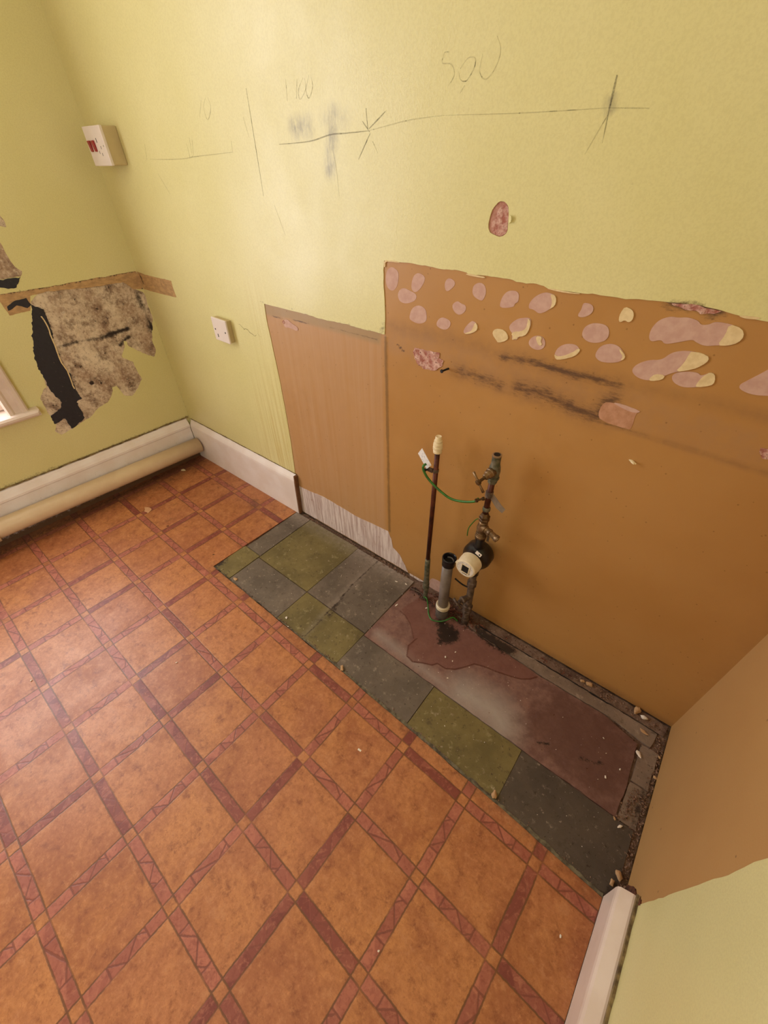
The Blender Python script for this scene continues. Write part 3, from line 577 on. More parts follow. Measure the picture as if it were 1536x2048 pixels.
def add_tube(bm, pts, r, seg=12, cap=True):
    pts = [Vector(p) for p in pts]; n = len(pts); rr = r if isinstance(r, (list, tuple)) else [r]*n; rings = []
    t0 = (pts[1]-pts[0]).normalized(); up = Vector((0, 0, 1)) if abs(t0.z) < .9 else Vector((0, 1, 0)); nx = t0.cross(up).normalized()
    for i, p in enumerate(pts):
        t = (pts[min(i+1, n-1)]-pts[max(i-1, 0)]).normalized(); nx = (nx-t*nx.dot(t)).normalized(); b = t.cross(nx)
        rings.append([bm.verts.new(p+(nx*math.cos(2*math.pi*k/seg)+b*math.sin(2*math.pi*k/seg))*rr[i]) for k in range(seg)])
    for a, b_ in zip(rings, rings[1:]):
        for k in range(seg): bm.faces.new((a[k], a[(k+1) % seg], b_[(k+1) % seg], b_[k]))
    if cap: bm.faces.new(rings[0][::-1]); bm.faces.new(rings[-1])
def curve_pts(p, sub=6):
    p = [Vector(q) for q in p]; out = []
    for i in range(len(p)-1):
        a, b, c, d = p[max(i-1, 0)], p[i], p[i+1], p[min(i+2, len(p)-1)]
        for k in range(sub):
            t = k/sub; out.append(.5*((2*b)+(c-a)*t+(2*a-5*b+4*c-d)*t*t+(3*b-a-3*c+d)*t**3))
    return out+[p[-1]]
def tube(name, pts, r, mat, parent=None, seg=14, sub=0, label=None, cap=True):
    bm = bmesh.new(); add_tube(bm, curve_pts(pts, sub) if sub else pts, r, seg, cap); return bm_link(name, bm, mat, parent, label, True)
def add_lathe(bm, prof, org, axis, seg=24):
    axis = Vector(axis).normalized(); up = Vector((0, 0, 1)) if abs(axis.z) < .9 else Vector((1, 0, 0)); a = axis.cross(up).normalized(); b = axis.cross(a); rings = []
    for r, h in prof:
        c = Vector(org)+axis*h
        rings.append([bm.verts.new(c+(a*math.cos(2*math.pi*k/seg)+b*math.sin(2*math.pi*k/seg))*max(r, 1e-5)) for k in range(seg)])
    for p, q in zip(rings, rings[1:]):
        for k in range(seg): bm.faces.new((p[k], p[(k+1) % seg], q[(k+1) % seg], q[k]))
    bm.faces.new(rings[0][::-1]); bm.faces.new(rings[-1])
def lathe(name, prof, org, axis, mat, parent=None, seg=28, label=None, smooth=True):
    bm = bmesh.new(); add_lathe(bm, prof, org, axis, seg); o = bm_link(name, bm, mat, parent, label, smooth)
    if smooth:
        me = o.data; bm = bmesh.new(); bm.from_mesh(me)
        for e in bm.edges:
            if len(e.link_faces) == 2 and e.calc_face_angle() > math.radians(38): e.smooth = False
        bm.to_mesh(me); bm.free()
    return o
def extrude_profile(name, prof, axis_pts, mapf, mat, parent=None, label=None, cap=True):
    bm = bmesh.new(); rings = [[bm.verts.new(mapf(a, b, t)) for a, b in prof] for t in axis_pts]
    for p, q in zip(rings, rings[1:]):
        for k in range(len(prof)): bm.faces.new((p[k], p[(k+1) % len(prof)], q[(k+1) % len(prof)], q[k]))
    if cap: bm.faces.new(rings[0][::-1]); bm.faces.new(rings[-1])
    return bm_link(name, bm, mat, parent, label)
def quad_obj(name, pts, mat, parent=None):
    bm = bmesh.new(); bm.faces.new([bm.verts.new(p) for p in pts]); me = bpy.data.meshes.new(name); bm.to_mesh(me); bm.free(); return link(name, me, mat, parent)

XR, YF, H = 2.495, -3.3, 2.45
# ================================================================ the setting
# back wall: ochre old paint underneath, a thicker skin of yellow paint over it
edge = list(D['edge'])
EC = [p for p in edge]; EC[-1] = (XR, EC[-1][1])
n_ = D
AN = lambda f: f
def at_left(P): return np.clip((1.408-P[:, 0])/.02, 0, 1)
def at_lip(P):
    m = area(P, [(.86, .905), (.9, .903), (1.0, .91), (1.39, .905), (1.4, .96), (.86, .96)], .006)
    return m
def at_dirt(P):
    r = stroke(P, D['st1'], .020, .62); r = np.maximum(r, stroke(P, D['st1'][1:5], .013, .85))
    r = np.maximum(r, stroke(P, D['st2'], .030, .55)); r = np.maximum(r, stroke(P, D['st3'], .034, .62))
    r = np.maximum(r, stroke(P, D['st3'][2:], .014, .8)); r = np.maximum(r, stroke(P, D['st7'], .005, 1.1))
    r = np.maximum(r, stroke(P, D['lip'], .003, .75)); r = np.maximum(r, stroke(P, [p for p in D['pit']][:6], .020, .8))
    r = np.maximum(r, stroke(P, D['st6'][2:4], .006, .5)); r = np.maximum(r, stroke(P, D['hole'][:2], .001, 0)); return r
def at_soft(P):
    r = stroke(P, D['st4'], .03, .6)
    for k, w, s in (('st5', .02, .6), ('st6', .010, .8), ('st3', .05, .8), ('st1', .035, .8), ('st2', .04, .6)): r = np.maximum(r, stroke(P, D[k], w, s))
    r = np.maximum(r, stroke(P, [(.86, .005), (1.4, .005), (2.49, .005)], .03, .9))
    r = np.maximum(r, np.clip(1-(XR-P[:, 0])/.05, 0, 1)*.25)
    return r
wall_back = polymesh('wall_back', ORG, None, 'back', [(.84, 0), (XR, 0), (XR, 1.12), (.84, 1.12)], h=.006, d0=-.01, d1=0.0,
    attrs=dict(left=at_left, lip=at_lip, dirt=at_dirt, soft=at_soft, band=lambda P: area(P, D['band'], .012), seam=lambda P: stroke(P, D['seam'], .011, 1.0)))
struct(wall_back)
wb = box('masonry', (-.12, .0102, -.1), (XR+.12, .12, H), FARW, wall_back)
ypoly = [(0, 0), (.868, 0), (.868, .197)]+jag(EC[1:10], .0006, .02, False, 3)+jag(EC[9:], .0011, .010, False, 5)+[(XR, H), (0, H)]
def a_vert(P):
    r = area(P, [(.67, .2), (.862, .2), (.882, .45), (.875, .72), (.80, .66), (.72, .5)], .10)
    r = np.maximum(r, .6*area(P, [(.80, .45), (.88, .45), (.87, .95), (.83, .95)], .10)); return r
def a_smudge(P):
    r = stroke(P, D['sm1'], .030, .9); r = np.maximum(r, stroke(P, D['sm2'], .026, .95)); r = np.maximum(r, stroke(P, D['sm3'], .03, .4))
    r = np.maximum(r, stroke(P, D['sm4'], .010, 1.3)); r = np.maximum(r, stroke(P, D['sm5'], .012, .9)); return np.clip(r, 0, 1)
def a_grime(P):
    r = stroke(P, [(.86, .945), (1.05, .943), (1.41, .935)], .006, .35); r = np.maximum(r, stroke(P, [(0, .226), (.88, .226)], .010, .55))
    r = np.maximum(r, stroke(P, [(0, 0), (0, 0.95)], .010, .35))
    r = np.maximum(r, stroke(P, [D['st5'][0], D['st5'][0]], .001, 0)); r = np.maximum(r, stroke(P, [(1.39, .93), (1.405, .96)], .02, .4))
    r = np.maximum(r, stroke(P, D['pit'][0:4], .012, .6)); return r
holes_b = [jag(smooth_poly(D['hole'], 1), .0006, .006, True, 9)]
yel_back = polymesh('yellow_paint_skin', YEL, wall_back, 'back', ypoly, holes=holes_b, h=.0075, d0=-.0099, d1=.0022,
    attrs=dict(vert=a_vert, smudge=a_smudge, grime=a_grime), label='pale yellow top coat with torn lower edge')
# dug-out hole in the yellow paint
slab('plaster_hole', HOLEM, wall_back, 'back', [(a, b) for a, b in jag(smooth_poly(D['hole'], 1), .0003, .01, True, 4)], -.009, .0003, 'pink plaster showing in an oval hole in the yellow paint')
slab('plaster_hole_floor', ROUGH, wall_back, 'back', smooth_poly(D['holein'], 1), .0003, .0012)
def curl(name, pts, mat, up):
    c = np.mean(pts, 0); bm = bmesh.new(); vs = []
    for i, (u, v) in enumerate(pts): vs.append(bm.verts.new(PL['back'](u, v, .0024 if i in (0, 4, 5, 6) else up)))
    f = bm.faces.new(vs); r = bmesh.ops.extrude_face_region(bm, geom=[f]); bmesh.ops.translate(bm, vec=(0, .0006, 0), verts=[g for g in r['geom'] if isinstance(g, bmesh.types.BMVert)])
    return bm_link(name, bm, mat, wall_back)
curl('paint_curl', D['curl'], YELP, .007)
# filler patches on the ochre band
for i, k in enumerate(['a1', 'a2', 'a3', 'a4', 'a5', 'a6', 'a7', 'a8', 'a9', 'a10', 'a11', 'a13', 'a14', 'a15', 'b1', 'b3', 'b4', 'b5', 'b6', 'b7', 'b8']):
    p = [(min(u, XR-.004), v) for u, v in D[k]]
    p = jag(smooth_poly(p, 2), .0004, .008, True, i)
    slab('filler_patch', FILL, wall_back, 'back', p, -.002, .0005+.00004*i)
slab('filler_patch', FILL, wall_back, 'back', jag(smooth_poly(D['bare2'], 2), .0006, .008, True, 60), -.002, .0006)
for i, k in enumerate(['c10', 'c11', 'c12', 'c13', 'c14', 'c15', 'd2', 'd4', 'd5', 'd6', 'd6b', 'd7', 'chip1', 'chip2', 'chip3', 'chip4']):
    slab('torn_paint', CREAM, wall_back, 'back', jag(smooth_poly(D[k], 1), .0005, .006, True, i+30), -.002, .0021+.0001*(i % 5) if k[:4] != 'chip' else .0032,
         'cream torn paint backing' if i == 0 else None)
polymesh('rough_plaster', ROUGH, wall_back, 'back', jag(D['rough'], .0012, .006, True, 4), h=.003, d0=-.002, d1=.0016, relief=.0012, label='pink broken plaster scar')
polymesh('rough_plaster', ROUGH, wall_back, 'back', jag(D['pit'], .0018, .008, True, 6), h=.004, d0=-.002, d1=.0016, relief=.0008)
polymesh('rough_plaster', ROUGH, wall_back, 'back', jag([(min(u, XR-.003), v) for u, v in D['redr']], .001, .006, True, 8), h=.004, d0=-.002, d1=.0014, relief=.0008)
slab('filler_patch', simple('tan worn filler', srgb(196, 146, 116), .7, .1, 60, dark=srgb(176, 126, 92), bump=.3), wall_back, 'back', jag(smooth_poly(D['pale'], 1), .001, .01, True, 14), -.002, .0006, 'worn tan filler in the scraped band')
slab('filler_patch', FILL, wall_back, 'back', jag(smooth_poly(D['paletop'], 1), .0008, .008, True, 15), -.002, .0013)
slab('filler_patch', FILL, wall_back, 'back', jag(smooth_poly(D['plug'], 1), .0004, .01, True, 16), -.002, .0016)
pu = D['plug'][0]; lathe('plug_hole', [(.006, 0), (.006, .0026), (.0035, .0028), (.003, .0010)], (pu[0]+.004, 0, pu[1]-.004), (0, -1, 0), HOLEM, wall_back, 14)
polymesh('old_paint_strip', STRIP, wall_back, 'back', jag(D['strip_b'], .0006, .012, True, 5), h=.005, d0=0, d1=.0030, attrs=dict(dark=lambda P: np.maximum(stroke(P, [(.02, .93), (.025, .90)], .012, .8), stroke(P, [(.19, .945), (.195, .90)], .005, .5))), label='tan strip where a worktop edge met the wall')
bp = D['bare'] + [(1.60, .004), (.874, .004)]
polymesh('bare_plaster', BARE, wall_back, 'back', jag(smooth_poly(bp, 0), .0012, .012, True, 12), h=.008, d0=-.002, d1=.0010, label='bare pinkish white plaster low on the wall')
# brush drip runs and pencil marks
def ribbon(name, pts, w, mat, d=.0026, taper=True):
    p = [np.array(q) for q in curve2(pts)]; bm = bmesh.new(); L = []; Rr = []
    for i, q in enumerate(p):
        t = p[min(i+1, len(p)-1)]-p[max(i-1, 0)]; t = t/(np.hypot(*t)+1e-9); n = np.array([-t[1], t[0]])
        k = w*(.35+.65*math.sin(math.pi*(i+.6)/(len(p)+.2))) if taper else w
        L.append(bm.verts.new(PL['back'](*(q+n*k/2), d))); Rr.append(bm.verts.new(PL['back'](*(q-n*k/2), d)))
    for i in range(len(p)-1): bm.faces.new((L[i], L[i+1], Rr[i+1], Rr[i]))
    r = bmesh.ops.extrude_face_region(bm, geom=list(bm.faces)); bmesh.ops.translate(bm, vec=(0, .0004, 0), verts=[g for g in r['geom'] if isinstance(g, bmesh.types.BMVert)])
    return bm_link(name, bm, mat, wall_back)
def curve2(pts):
    c = curve_pts([(a, b, 0) for a, b in pts], 5) if len(pts) > 2 else [Vector((*pts[0], 0)).lerp(Vector((*pts[1], 0)), k/4) for k in range(5)]
    return [(q.x, q.y) for q in c]
strong = {0: .0022, 3: .0026, 4: .0020, 7: .0024, 8: .0022, 9: .0020, 10: .0024, 12: .0034, 13: .0020, 18: .0018, 19: .0016, 5: .0016}
for i in range(35):
    if 'pen%d' % i in D: ribbon('pencil_mark', D['pen%d' % i], strong.get(i, .0019), PEN if i in (0, 3, 7, 8, 9, 10, 12) else PENL)
# crack beside the socket plate
for i, q in enumerate([[(.70, .842), (.715, .838), (.73, .828), (.745, .832), (.765, .822), (.79, .815), (.80, .822)], [(.805, .829), (.815, .822), (.83, .82)]]):
    ribbon('paint_crack', jag(q, .0015, .006, False, i), .0016, pencil('crack shade', .8, srgb(120, 104, 58)) if i == 0 else PENL)

# left wall
holes_l = [jag(D['mould'], .0014, .007, True, 21)]
wall_left = box('wall_left', (-.14, YF-.1, -.1), (-.0031, -1.92, H), FARW); struct(wall_left)
for lo, hi in (((-.14, -.66, -.1), (-.0031, .01, H)), ((-.14, -1.92, -.1), (-.0031, -.66, .50)), ((-.14, -1.92, 2.12), (-.0031, -.66, H))):
    box('masonry', lo, hi, FARW, wall_left)
def a_g2(P): return np.maximum(stroke(P, [(-3.3, .236), (0, .236)], .018, .6), np.maximum(stroke(P, [(0, .2), (0, .93)], .006, .3), stroke(P, [D['strip_l'][1], D['strip_l'][4]], .008, .4)))
zz = lambda P: np.zeros(len(P))
polymesh('yellow_paint_skin', YEL, wall_left, 'left', [(-.66, 0), (0, 0), (0, H), (-.66, H)], holes=holes_l, h=.0075, d0=-.003, d1=.0006, attrs=dict(grime=a_g2, vert=zz, smudge=zz), label='yellow paint torn away round a mouldy patch')
polymesh('yellow_paint_skin', YEL, wall_left, 'left', [(-1.92, 0), (-.66, 0), (-.66, .50), (-1.92, .50)], h=.03, d0=-.003, d1=.0006, attrs=dict(grime=a_g2, vert=zz, smudge=zz))
box('yellow_paint_skin', (-.003, -1.92, 2.12), (.0006, -.66, H), YELP, wall_left); box('yellow_paint_skin', (-.003, YF, 0), (.0006, -1.92, H), YELP, wall_left)
def m_dark(P):
    r = stroke(P, D['mline'], .016, .62); r = np.maximum(r, stroke(P, D['mline'][2:], .022, .8)); r = np.maximum(r, stroke(P, D['mdark'], .03, .65)); r = np.maximum(r, stroke(P, D['mdark2'], .016, .8))
    r = np.maximum(r, np.maximum(stroke(P, D['mblob'][:1]*2, .013, 1.4), stroke(P, D['mblob'][1:]*2, .008, 1.2))); r = np.maximum(r, stroke(P, D['ridge'], .020, .5)); return r
polymesh('exposed_plaster', MOULD, wall_left, 'left', jag(D['mould'], .0012, .007, True, 21), h=.005, d0=-.003, d1=-.0009, attrs=dict(dark=m_dark), relief=.0003, label='mouldy brown old plaster where paint has fallen off')
polymesh('bitumen_coat', BITU, wall_left, 'left', jag(D['black'], .0022, .006, True, 22), h=.004, d0=-.003, d1=.0010, relief=.0004, label='black bitumen strip beside the mouldy plaster')
rid = jag(D['ridge'], .0012, .012, False, 3)
rp = [(a-.0022, b) for a, b in rid]+[(a+.0022, b) for a, b in rid[::-1]]
slab('torn_paint', CREAM, wall_left, 'left', rp, -.001, .0022)
polymesh('old_paint_strip', STRIP, wall_left, 'left', jag([(min(u, -.001), v) for u, v in D['strip_l']], .001, .01, True, 23), h=.006, d0=0, d1=.0016, attrs=dict(dark=lambda P: np.maximum(stroke(P, D['strip_l'][1:4], .008, .6), stroke(P, D['strip_l'][4:6], .02, .7))), label='tan horizontal strip above the mouldy patch')
slab('bitumen_coat', BITU, wall_left, 'left', jag(D['hook'], .001, .008, True, 24), 0, .0026)
polymesh('exposed_plaster', MOULD, wall_left, 'left', jag(D['far1'], .0014, .01, True, 25), h=.006, d0=0, d1=.0014, attrs=dict(dark=zz))
slab('bitumen_coat', BITU, wall_left, 'left', jag(D['far1b'], .0018, .008, True, 26), 0, .0018)
polymesh('exposed_plaster', MOULD, wall_left, 'left', jag(D['far2'], .001, .01, True, 27), h=.006, d0=0, d1=.0014, attrs=dict(dark=zz))

turn(wall_left)
# right wall, front wall, ceiling
wall_right = box('wall_right', (XR+.0031, -1.65, -.1), (XR+.14, .01, H), FARW); struct(wall_right)
for lo, hi in (((XR+.0031, YF-.1, -.1), (XR+.14, -2.65, H)), ((XR+.0031, -2.65, -.1), (XR+.14, -1.65, .9)), ((XR+.0031, -2.65, 2.1), (XR+.14, -1.65, H))): box('masonry', lo, hi, FARW, wall_right)
w2 = bpy.data.objects.new('fill_window', None); COL.objects.link(w2); w2['kind'] = 'structure'; w2.location = (XR, -2.15, .9)  # unseen window, made up to hold the side fill light
for lo, hi in (((XR+.05, -2.65, .9), (XR+.1, -2.60, 2.1)), ((XR+.05, -1.70, .9), (XR+.1, -1.65, 2.1)), ((XR+.05, -2.60, .9), (XR+.1, -1.70, .95)), ((XR+.05, -2.60, 2.05), (XR+.1, -1.70, 2.1))): box('frame', lo, hi, WOODW, w2, .003)
box('pane', (XR+.07, -2.60, .95), (XR+.075, -1.70, 2.05), GLASS, w2)
box('sill', (XR-.03, -2.70, .868), (XR+.12, -1.60, .899), WOODW, w2, .006); adopt(w2)
re = [(-.505, 0)]+D['redge'][:7]; re = jag(re+[(-.512, 1.10)], .0015, .02, False, 31)
slab('ochre_paint', ORR, wall_right, 'right', re+[(0, 1.10), (0, 0)], -.003, .0006, 'ochre old paint next to the corner')
slab('yellow_paint_skin', YELP, wall_right, 'right', [(-1.65, 0)]+re+[(0, 1.10), (0, H), (-1.65, H)], -.003, .0022)
gr = [(-.458, .0), (-.463, .02), (-.47, .05), (-.495, .09), (-.508, .12), (-.52, .125), (-.525, .09), (-.53, .06), (-.53, 0)]
slab('grime_patch', simple('brown rust grime', srgb(110, 62, 36), .8, .25, 90, dark=srgb(60, 34, 24), bump=.5), wall_right, 'right', jag(gr, .0012, .008, True, 6), 0, .003)
struct(box('wall_front', (-.45, YF-.12, -.1), (XR+.14, YF, H), FARW)); struct(box('ceiling', (-.45, YF-.12, H), (XR+.14, .12, H+.1), CEIL))

# floor: cement bed, old tiles, vinyl sheet on top
floor = box('floor', (-.45, YF-.12, -.12), (XR+.14, .12, -.014), SLAB); struct(floor)
polymesh('cement_bed', SLAB, floor, 'floor', [(.80, -.56), (XR, -.56), (XR, 0), (.80, 0)], h=.006, d0=-.02, d1=-.0075, relief=.0016, label='rough cement bed round the old tiles')
VY = [(.836, -.482), (1.2, -.487), (1.56, -.488), (1.87, -.496), (2.17, -.505), (2.455, -.518)]
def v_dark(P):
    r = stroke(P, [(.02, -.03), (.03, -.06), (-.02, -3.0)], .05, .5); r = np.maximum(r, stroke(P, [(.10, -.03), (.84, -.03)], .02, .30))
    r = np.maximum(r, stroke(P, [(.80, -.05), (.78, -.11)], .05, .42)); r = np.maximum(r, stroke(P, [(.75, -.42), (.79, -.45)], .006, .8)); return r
def v_brown(P):  # browner along the left skirting, the vinyl edge and at two spots
    return np.maximum(stroke(P, [(0.06, -.1), (-.04, -1.2), (-.08, -3)], .17, .8), np.maximum(stroke(P, VY, .05, .45), np.maximum(stroke(P, [(.62, -.10), (.66, -.12)], .05, .7), stroke(P, [(.42, -.42), (.40, -.45)], .03, .5))))
vp = [(-.18, YF+.01), (2.455, YF+.01), (2.455, -.518)]+jag(VY[::-1], .0008, .02, False, 41)[1:]+[(.85, -.022), (.002, -.022)]
polymesh('vinyl_sheet', VINYL, floor, 'floor', vp, h=.012, d0=-.0035, d1=0.0, attrs=dict(dark=v_dark, grime=v_brown), label='terracotta and pink square-patterned vinyl sheet')  # 'grime' here carries only the brown marks of v_brown
# pale ragged underlay edge between the vinyl and the tiles
ue = [(a, b+.001) for a, b in VY]; up_ = jag([(a, b+.003+.007*(a > 1.5)) for a, b in VY], .0016, .008, False, 44)
slab('vinyl_backing_edge', VEDGE, floor, 'floor', ue+up_[::-1], -.006, -.0014, 'grey green ragged backing left along the vinyl edge')
def dust_edges(x0, y0, x1, y1):
    def f(P):
        r = stroke(P, [(.85, -.02), (1.56, -.02), (1.6, -.04)], .075, .9); r = np.maximum(r, stroke(P, [(1.36, -.03), (1.37, -.25), (1.39, -.47)], .022, .45)); return r
    return f
def tdark(P):
    r = stroke(P, [(1.372, -.03), (1.372, -.2), (1.385, -.30), (1.395, -.47)], .008, .75)
    r = np.maximum(r, stroke(P, [(1.385, -.26), (1.405, -.36)], .018, .62))
    r = np.maximum(r, stroke(P, [(.84, -.47), (.84, -.44)], .05, .75)); r = np.maximum(r, stroke(P, VY, .016, .75))
    r = np.maximum(r, stroke(P, [(.85, -.01), (1.6, -.01)], .014, .6)); r = np.maximum(r, stroke(P, [(1.565, -.02), (1.565, -.10)], .02, .5))
    r = np.maximum(r, stroke(P, [(2.47, -.50), (2.48, -.47)], .03, .7)); return r
g = .0009
TL = [(.851, .945, -.318, -.020, TGREY), (.947, 1.252, -.327, -.018, TGREEN), (1.252, 1.559, -.327, -.020, TGREY),
      (.840, .945, -.480, -.319, TGREEN), (.947, 1.252, -.483, -.329, TGREY), (1.252, 1.559, -.485, -.329, TGREEN),
      (1.559, 1.867, -.488, -.337, TGREY), (1.867, 2.173, -.496, -.338, TGREEN), (2.173, 2.478, -.508, -.338, TGREYD)]
for i, (x0, x1, y0, y1, mt) in enumerate(TL):
    yb = y0-.004*(1 if x0 > 1.5 else 0)
    p = [(x0+g, y0+g), (x1-g, yb+g), (x1-g, y1-g), (x0+g, y1-g)]
    polymesh('floor_tile', mt, floor, 'floor', jag(p, .0003, .03, True, 50+i), h=.008, d0=-.012, d1=-.0022-.0004*(i % 3), attrs=dict(dust=dust_edges(x0, y0, x1, y1), dark=tdark),
        label='olive green old floor tile' if mt is TGREEN else 'dark grey smooth old floor tile' if mt is TGREYD else 'grey old floor tile')
sp = [(1.561, -.335), (2.432, -.336), (2.434, -.226), (2.428, -.112), (2.33, -.087), (2.11, -.090), (1.86, -.075), (1.72, -.066), (1.68, -.03), (1.565, -.045)]
def s_pale(P): return np.maximum(stroke(P, D['lightp'], .10, .9), stroke(P, [(1.60, -.30), (2.1, -.325)], .035, .5))
def s_line(P):
    r = stroke(P, D['wetline'], .0055, .9); r = np.maximum(r, stroke(P, D['wetarc'], .005, .8)); return np.maximum(r, stroke(P, D['wline2'], .004, .45))
def s_dark(P):
    r = area(P, D['dark1'], .02); r = np.maximum(r, area(P, D['dark2'], .02)); r = np.maximum(r, stroke(P, D['blk3'], .010, .62)); r = np.maximum(r, stroke(P, D['blk4'], .014, .55))
    r = np.maximum(r, stroke(P, [(1.57, -.05), (1.64, -.06), (1.75, -.07), (1.85, -.07)], .03, .7)); return r
polymesh('screed', SCREED, floor, 'floor', jag(sp, .0009, .015, True, 61), h=.004, d0=-.014, d1=-.0026, relief=.0002,
    attrs=dict(pale=s_pale, wet=lambda P: area(P, D['wet'], .012), brown=lambda P: area(P, D['brown'], .08), line=s_line, dark=s_dark), label='reddish brown water-stained screed')
bp_ = lambda a: jag(a, .0012, .012, True, 70)
polymesh('border_strip', STRIPC, floor, 'floor', bp_([(1.78, -.052), (1.868, -.044), (2.25, -.044), (2.468, -.047), (2.46, -.100), (2.33, -.083), (2.11, -.085), (1.86, -.070)]), h=.006, d0=-.014, d1=-.0030, relief=.0005, attrs=dict(dust=lambda P: stroke(P, D['dark2'][:4], .03, .9), dark=lambda P: np.maximum(area(P, D['dark2'], .02), stroke(P, [(1.9, -.085), (2.4, -.1)], .006, .6))), label='cement strip along the wall')
slab('gap_shade', DARK, floor, 'floor', jag([(1.868, -.0445), (2.25, -.0445), (2.470, -.0475), (2.470, -.0445), (2.25, -.0395), (1.868, -.0395)], .0004, .02, True, 72), -.012, -.0034, 'dark strip for the shade in the crack along the cement strip')  # dark strip stands in for the shade inside the gap
polymesh('wall_ledge', SLAB, floor, 'floor', jag([(1.90, -.0395), (2.25, -.0395), (2.483, -.0425), (2.488, -.004), (1.90, -.004)], .0012, .012, True, 71), h=.005, d0=-.014, d1=-.0030, relief=.0012, label='crumbly ledge between the crack and the ochre wall')
polymesh('border_strip', STRIPC, floor, 'floor', bp_([(2.440, -.106), (2.484, -.104), (2.484, -.222), (2.440, -.222)]), h=.006, d0=-.014, d1=-.0032, relief=.0005, attrs=dict(dust=zz, dark=zz))
polymesh('border_strip', STRIPC, floor, 'floor', bp_([(2.440, -.2265), (2.482, -.2265), (2.482, -.336), (2.436, -.336)]), h=.006, d0=-.014, d1=-.0040, relief=.0005, attrs=dict(dust=zz, dark=lambda P: stroke(P, [(2.475, -.22), (2.475, -.34)], .02, .6)))

# baseboards
def sk_attr(o, lo=0.0):
    me = o.data; a = me.attributes.new('dark', 'FLOAT', 'POINT'); a.data.foreach_set('value', [lo]*len(me.vertices))
prof = [(0, 0), (.0195, 0), (.0195, .188), (.0185, .197), (.0150, .206), (.0105, .214), (.0060, .222), (0, .2265)]
bb = extrude_profile('baseboard_back', prof, [.0215, .3, .6, .868], lambda a, b, t: (t+(.012*(b/.2265) if t > .86 else 0), -.0023-a, b), SKIRT); sk_attr(bb, .1); struct(bb)
slab('cut_end', CUTWOOD, bb, 'back', [(.8683, 0), (.8755, 0), (.8875, .222), (.8803, .226)], .0024, .0205, 'raw brown cut end of the board')
slab('caulk_line', CAULK, bb, 'back', jag([(.02, .2262), (.88, .2262), (.88, .2295), (.02, .2295)], .0009, .02, True, 5), .002, .0045)
prl = [(0, 0), (.0195, 0), (.0195, .05), (.0195, .186), (.024, .190), (.024, .200), (.018, .212), (.010, .222), (.006, .232), (0, .236)]
bl_ = extrude_profile('baseboard_left', prl, [-3.28, -2, -1, -.0225], lambda a, b, t: (a+.0006, t, b), SKIRT); sk_attr(bl_, .12); bl_.data.attributes['dark'].data.foreach_set('value', [1.15 if v.co.z < .01 else .30 if v.co.z < .06 else .08 for v in bl_.data.vertices]); struct(bl_); turn(bl_)  # colour darkened low on the board for the shade under the pipe
slab('caulk_line', CAULK, bl_, 'left', jag([(-1.3, .2355), (-.01, .2355), (-.01, .2405), (-1.3, .2405)], .0014, .02, True, 6), .0005, .0065)
prr = [(0, 0), (.0355, 0), (.0355, .078), (.034, .086), (.030, .092), (.008, .102), (0, .102)]
br_ = extrude_profile('baseboard_right', prr, [-3.28, -2, -1, -.514], lambda a, b, t: (2.4915-a, t+(.012*b/.1 if t > -.52 else 0), b), WOODW); struct(br_)
slab('caulk_line', CAULK, br_, 'right', jag([(-2.5, .098), (-.50, .098), (-.50, .112), (-2.5, .109)], .0016, .012, True, 16), .0025, .0075)

# window in the left wall
def window():
    w = thing('window_1', '', '') ; del w['label']; del w['category']; w['kind'] = 'structure'; w.location = (0, -1.29, .5)
    y0, y1, z0, z1 = -1.90, -.69, .535, 2.08
    archp = [(0, 0), (.022, 0), (.028, .006), (.028, .018), (.016, .026), (.016, .046), (.024, .054), (.024, .066), (.012, .072), (0, .072)]
    def arch(a, b):   # a,b: corner points along the opening, moulding goes outward from it
        return None
    extrude_profile('architrave', archp, [.528, 2.15], lambda a, b, t: (a+.0008, -.636-b, t), WOODW, w)
    extrude_profile('architrave', archp, [.528, 2.15], lambda a, b, t: (a+.0008, -1.954+b, t), WOODW, w)
    extrude_profile('architrave', archp, [-1.954, -.636], lambda a, b, t: (a+.0008, t, 2.151+.0-b), WOODW, w)
    # sill board with a rounded nose
    sp_ = [(-.13, 0), (.028, 0), (.040, .004), (.046, .012), (.046, .020), (.040, .028), (.028, .031), (-.13, .031)]
    extrude_profile('sill', sp_, [-2.0, -.612, -.604], lambda a, b, t: ((a if t < -.608 else min(a, .038)), t, .497+b), WOODW, w)
    for yy in (y1, y0-.0): box('lining', (-.128, min(yy, yy+.02) if yy == y1 else yy-.02, z0-.005), (.0006, max(yy, yy+.018) if yy == y1 else yy, z1+.02), WOODW, w)
    box('lining', (-.128, y0, z1), (.0006, y1, z1+.02), WOODW, w)
    for (s0, s1, xx) in ((z0-.005, 1.33, -.075), (1.29, z1, -.115)):
        sash = bpy.data.objects.new('sash', None); COL.objects.link(sash); sash.parent = w; sash.location = (xx, 0, 0)
        for lo, hi in (((xx-.018, y0, s0), (xx+.018, y0+.05, s1)), ((xx-.018, y1-.05, s0), (xx+.018, y1, s1)), ((xx-.018, y0+.05, s0), (xx+.018, y1-.05, s0+.06)), ((xx-.018, y0+.05, s1-.045), (xx+.018, y1-.05, s1))):
            f = box('frame', lo, hi, WOODW, sash, .003); f.matrix_parent_inverse = Matrix.Translation((-xx, 0, 0))
        p = box('pane', (xx-.002, y0+.048, s0+.058), (xx+.002, y1-.048, s1-.043), GLASS, sash); p.matrix_parent_inverse = Matrix.Translation((-xx, 0, 0))
    adopt(w)
    for c in w.children:
        if c.name.startswith('sash'): c.matrix_parent_inverse = Matrix.Translation(-Vector(w.location))
    turn(w)
window()

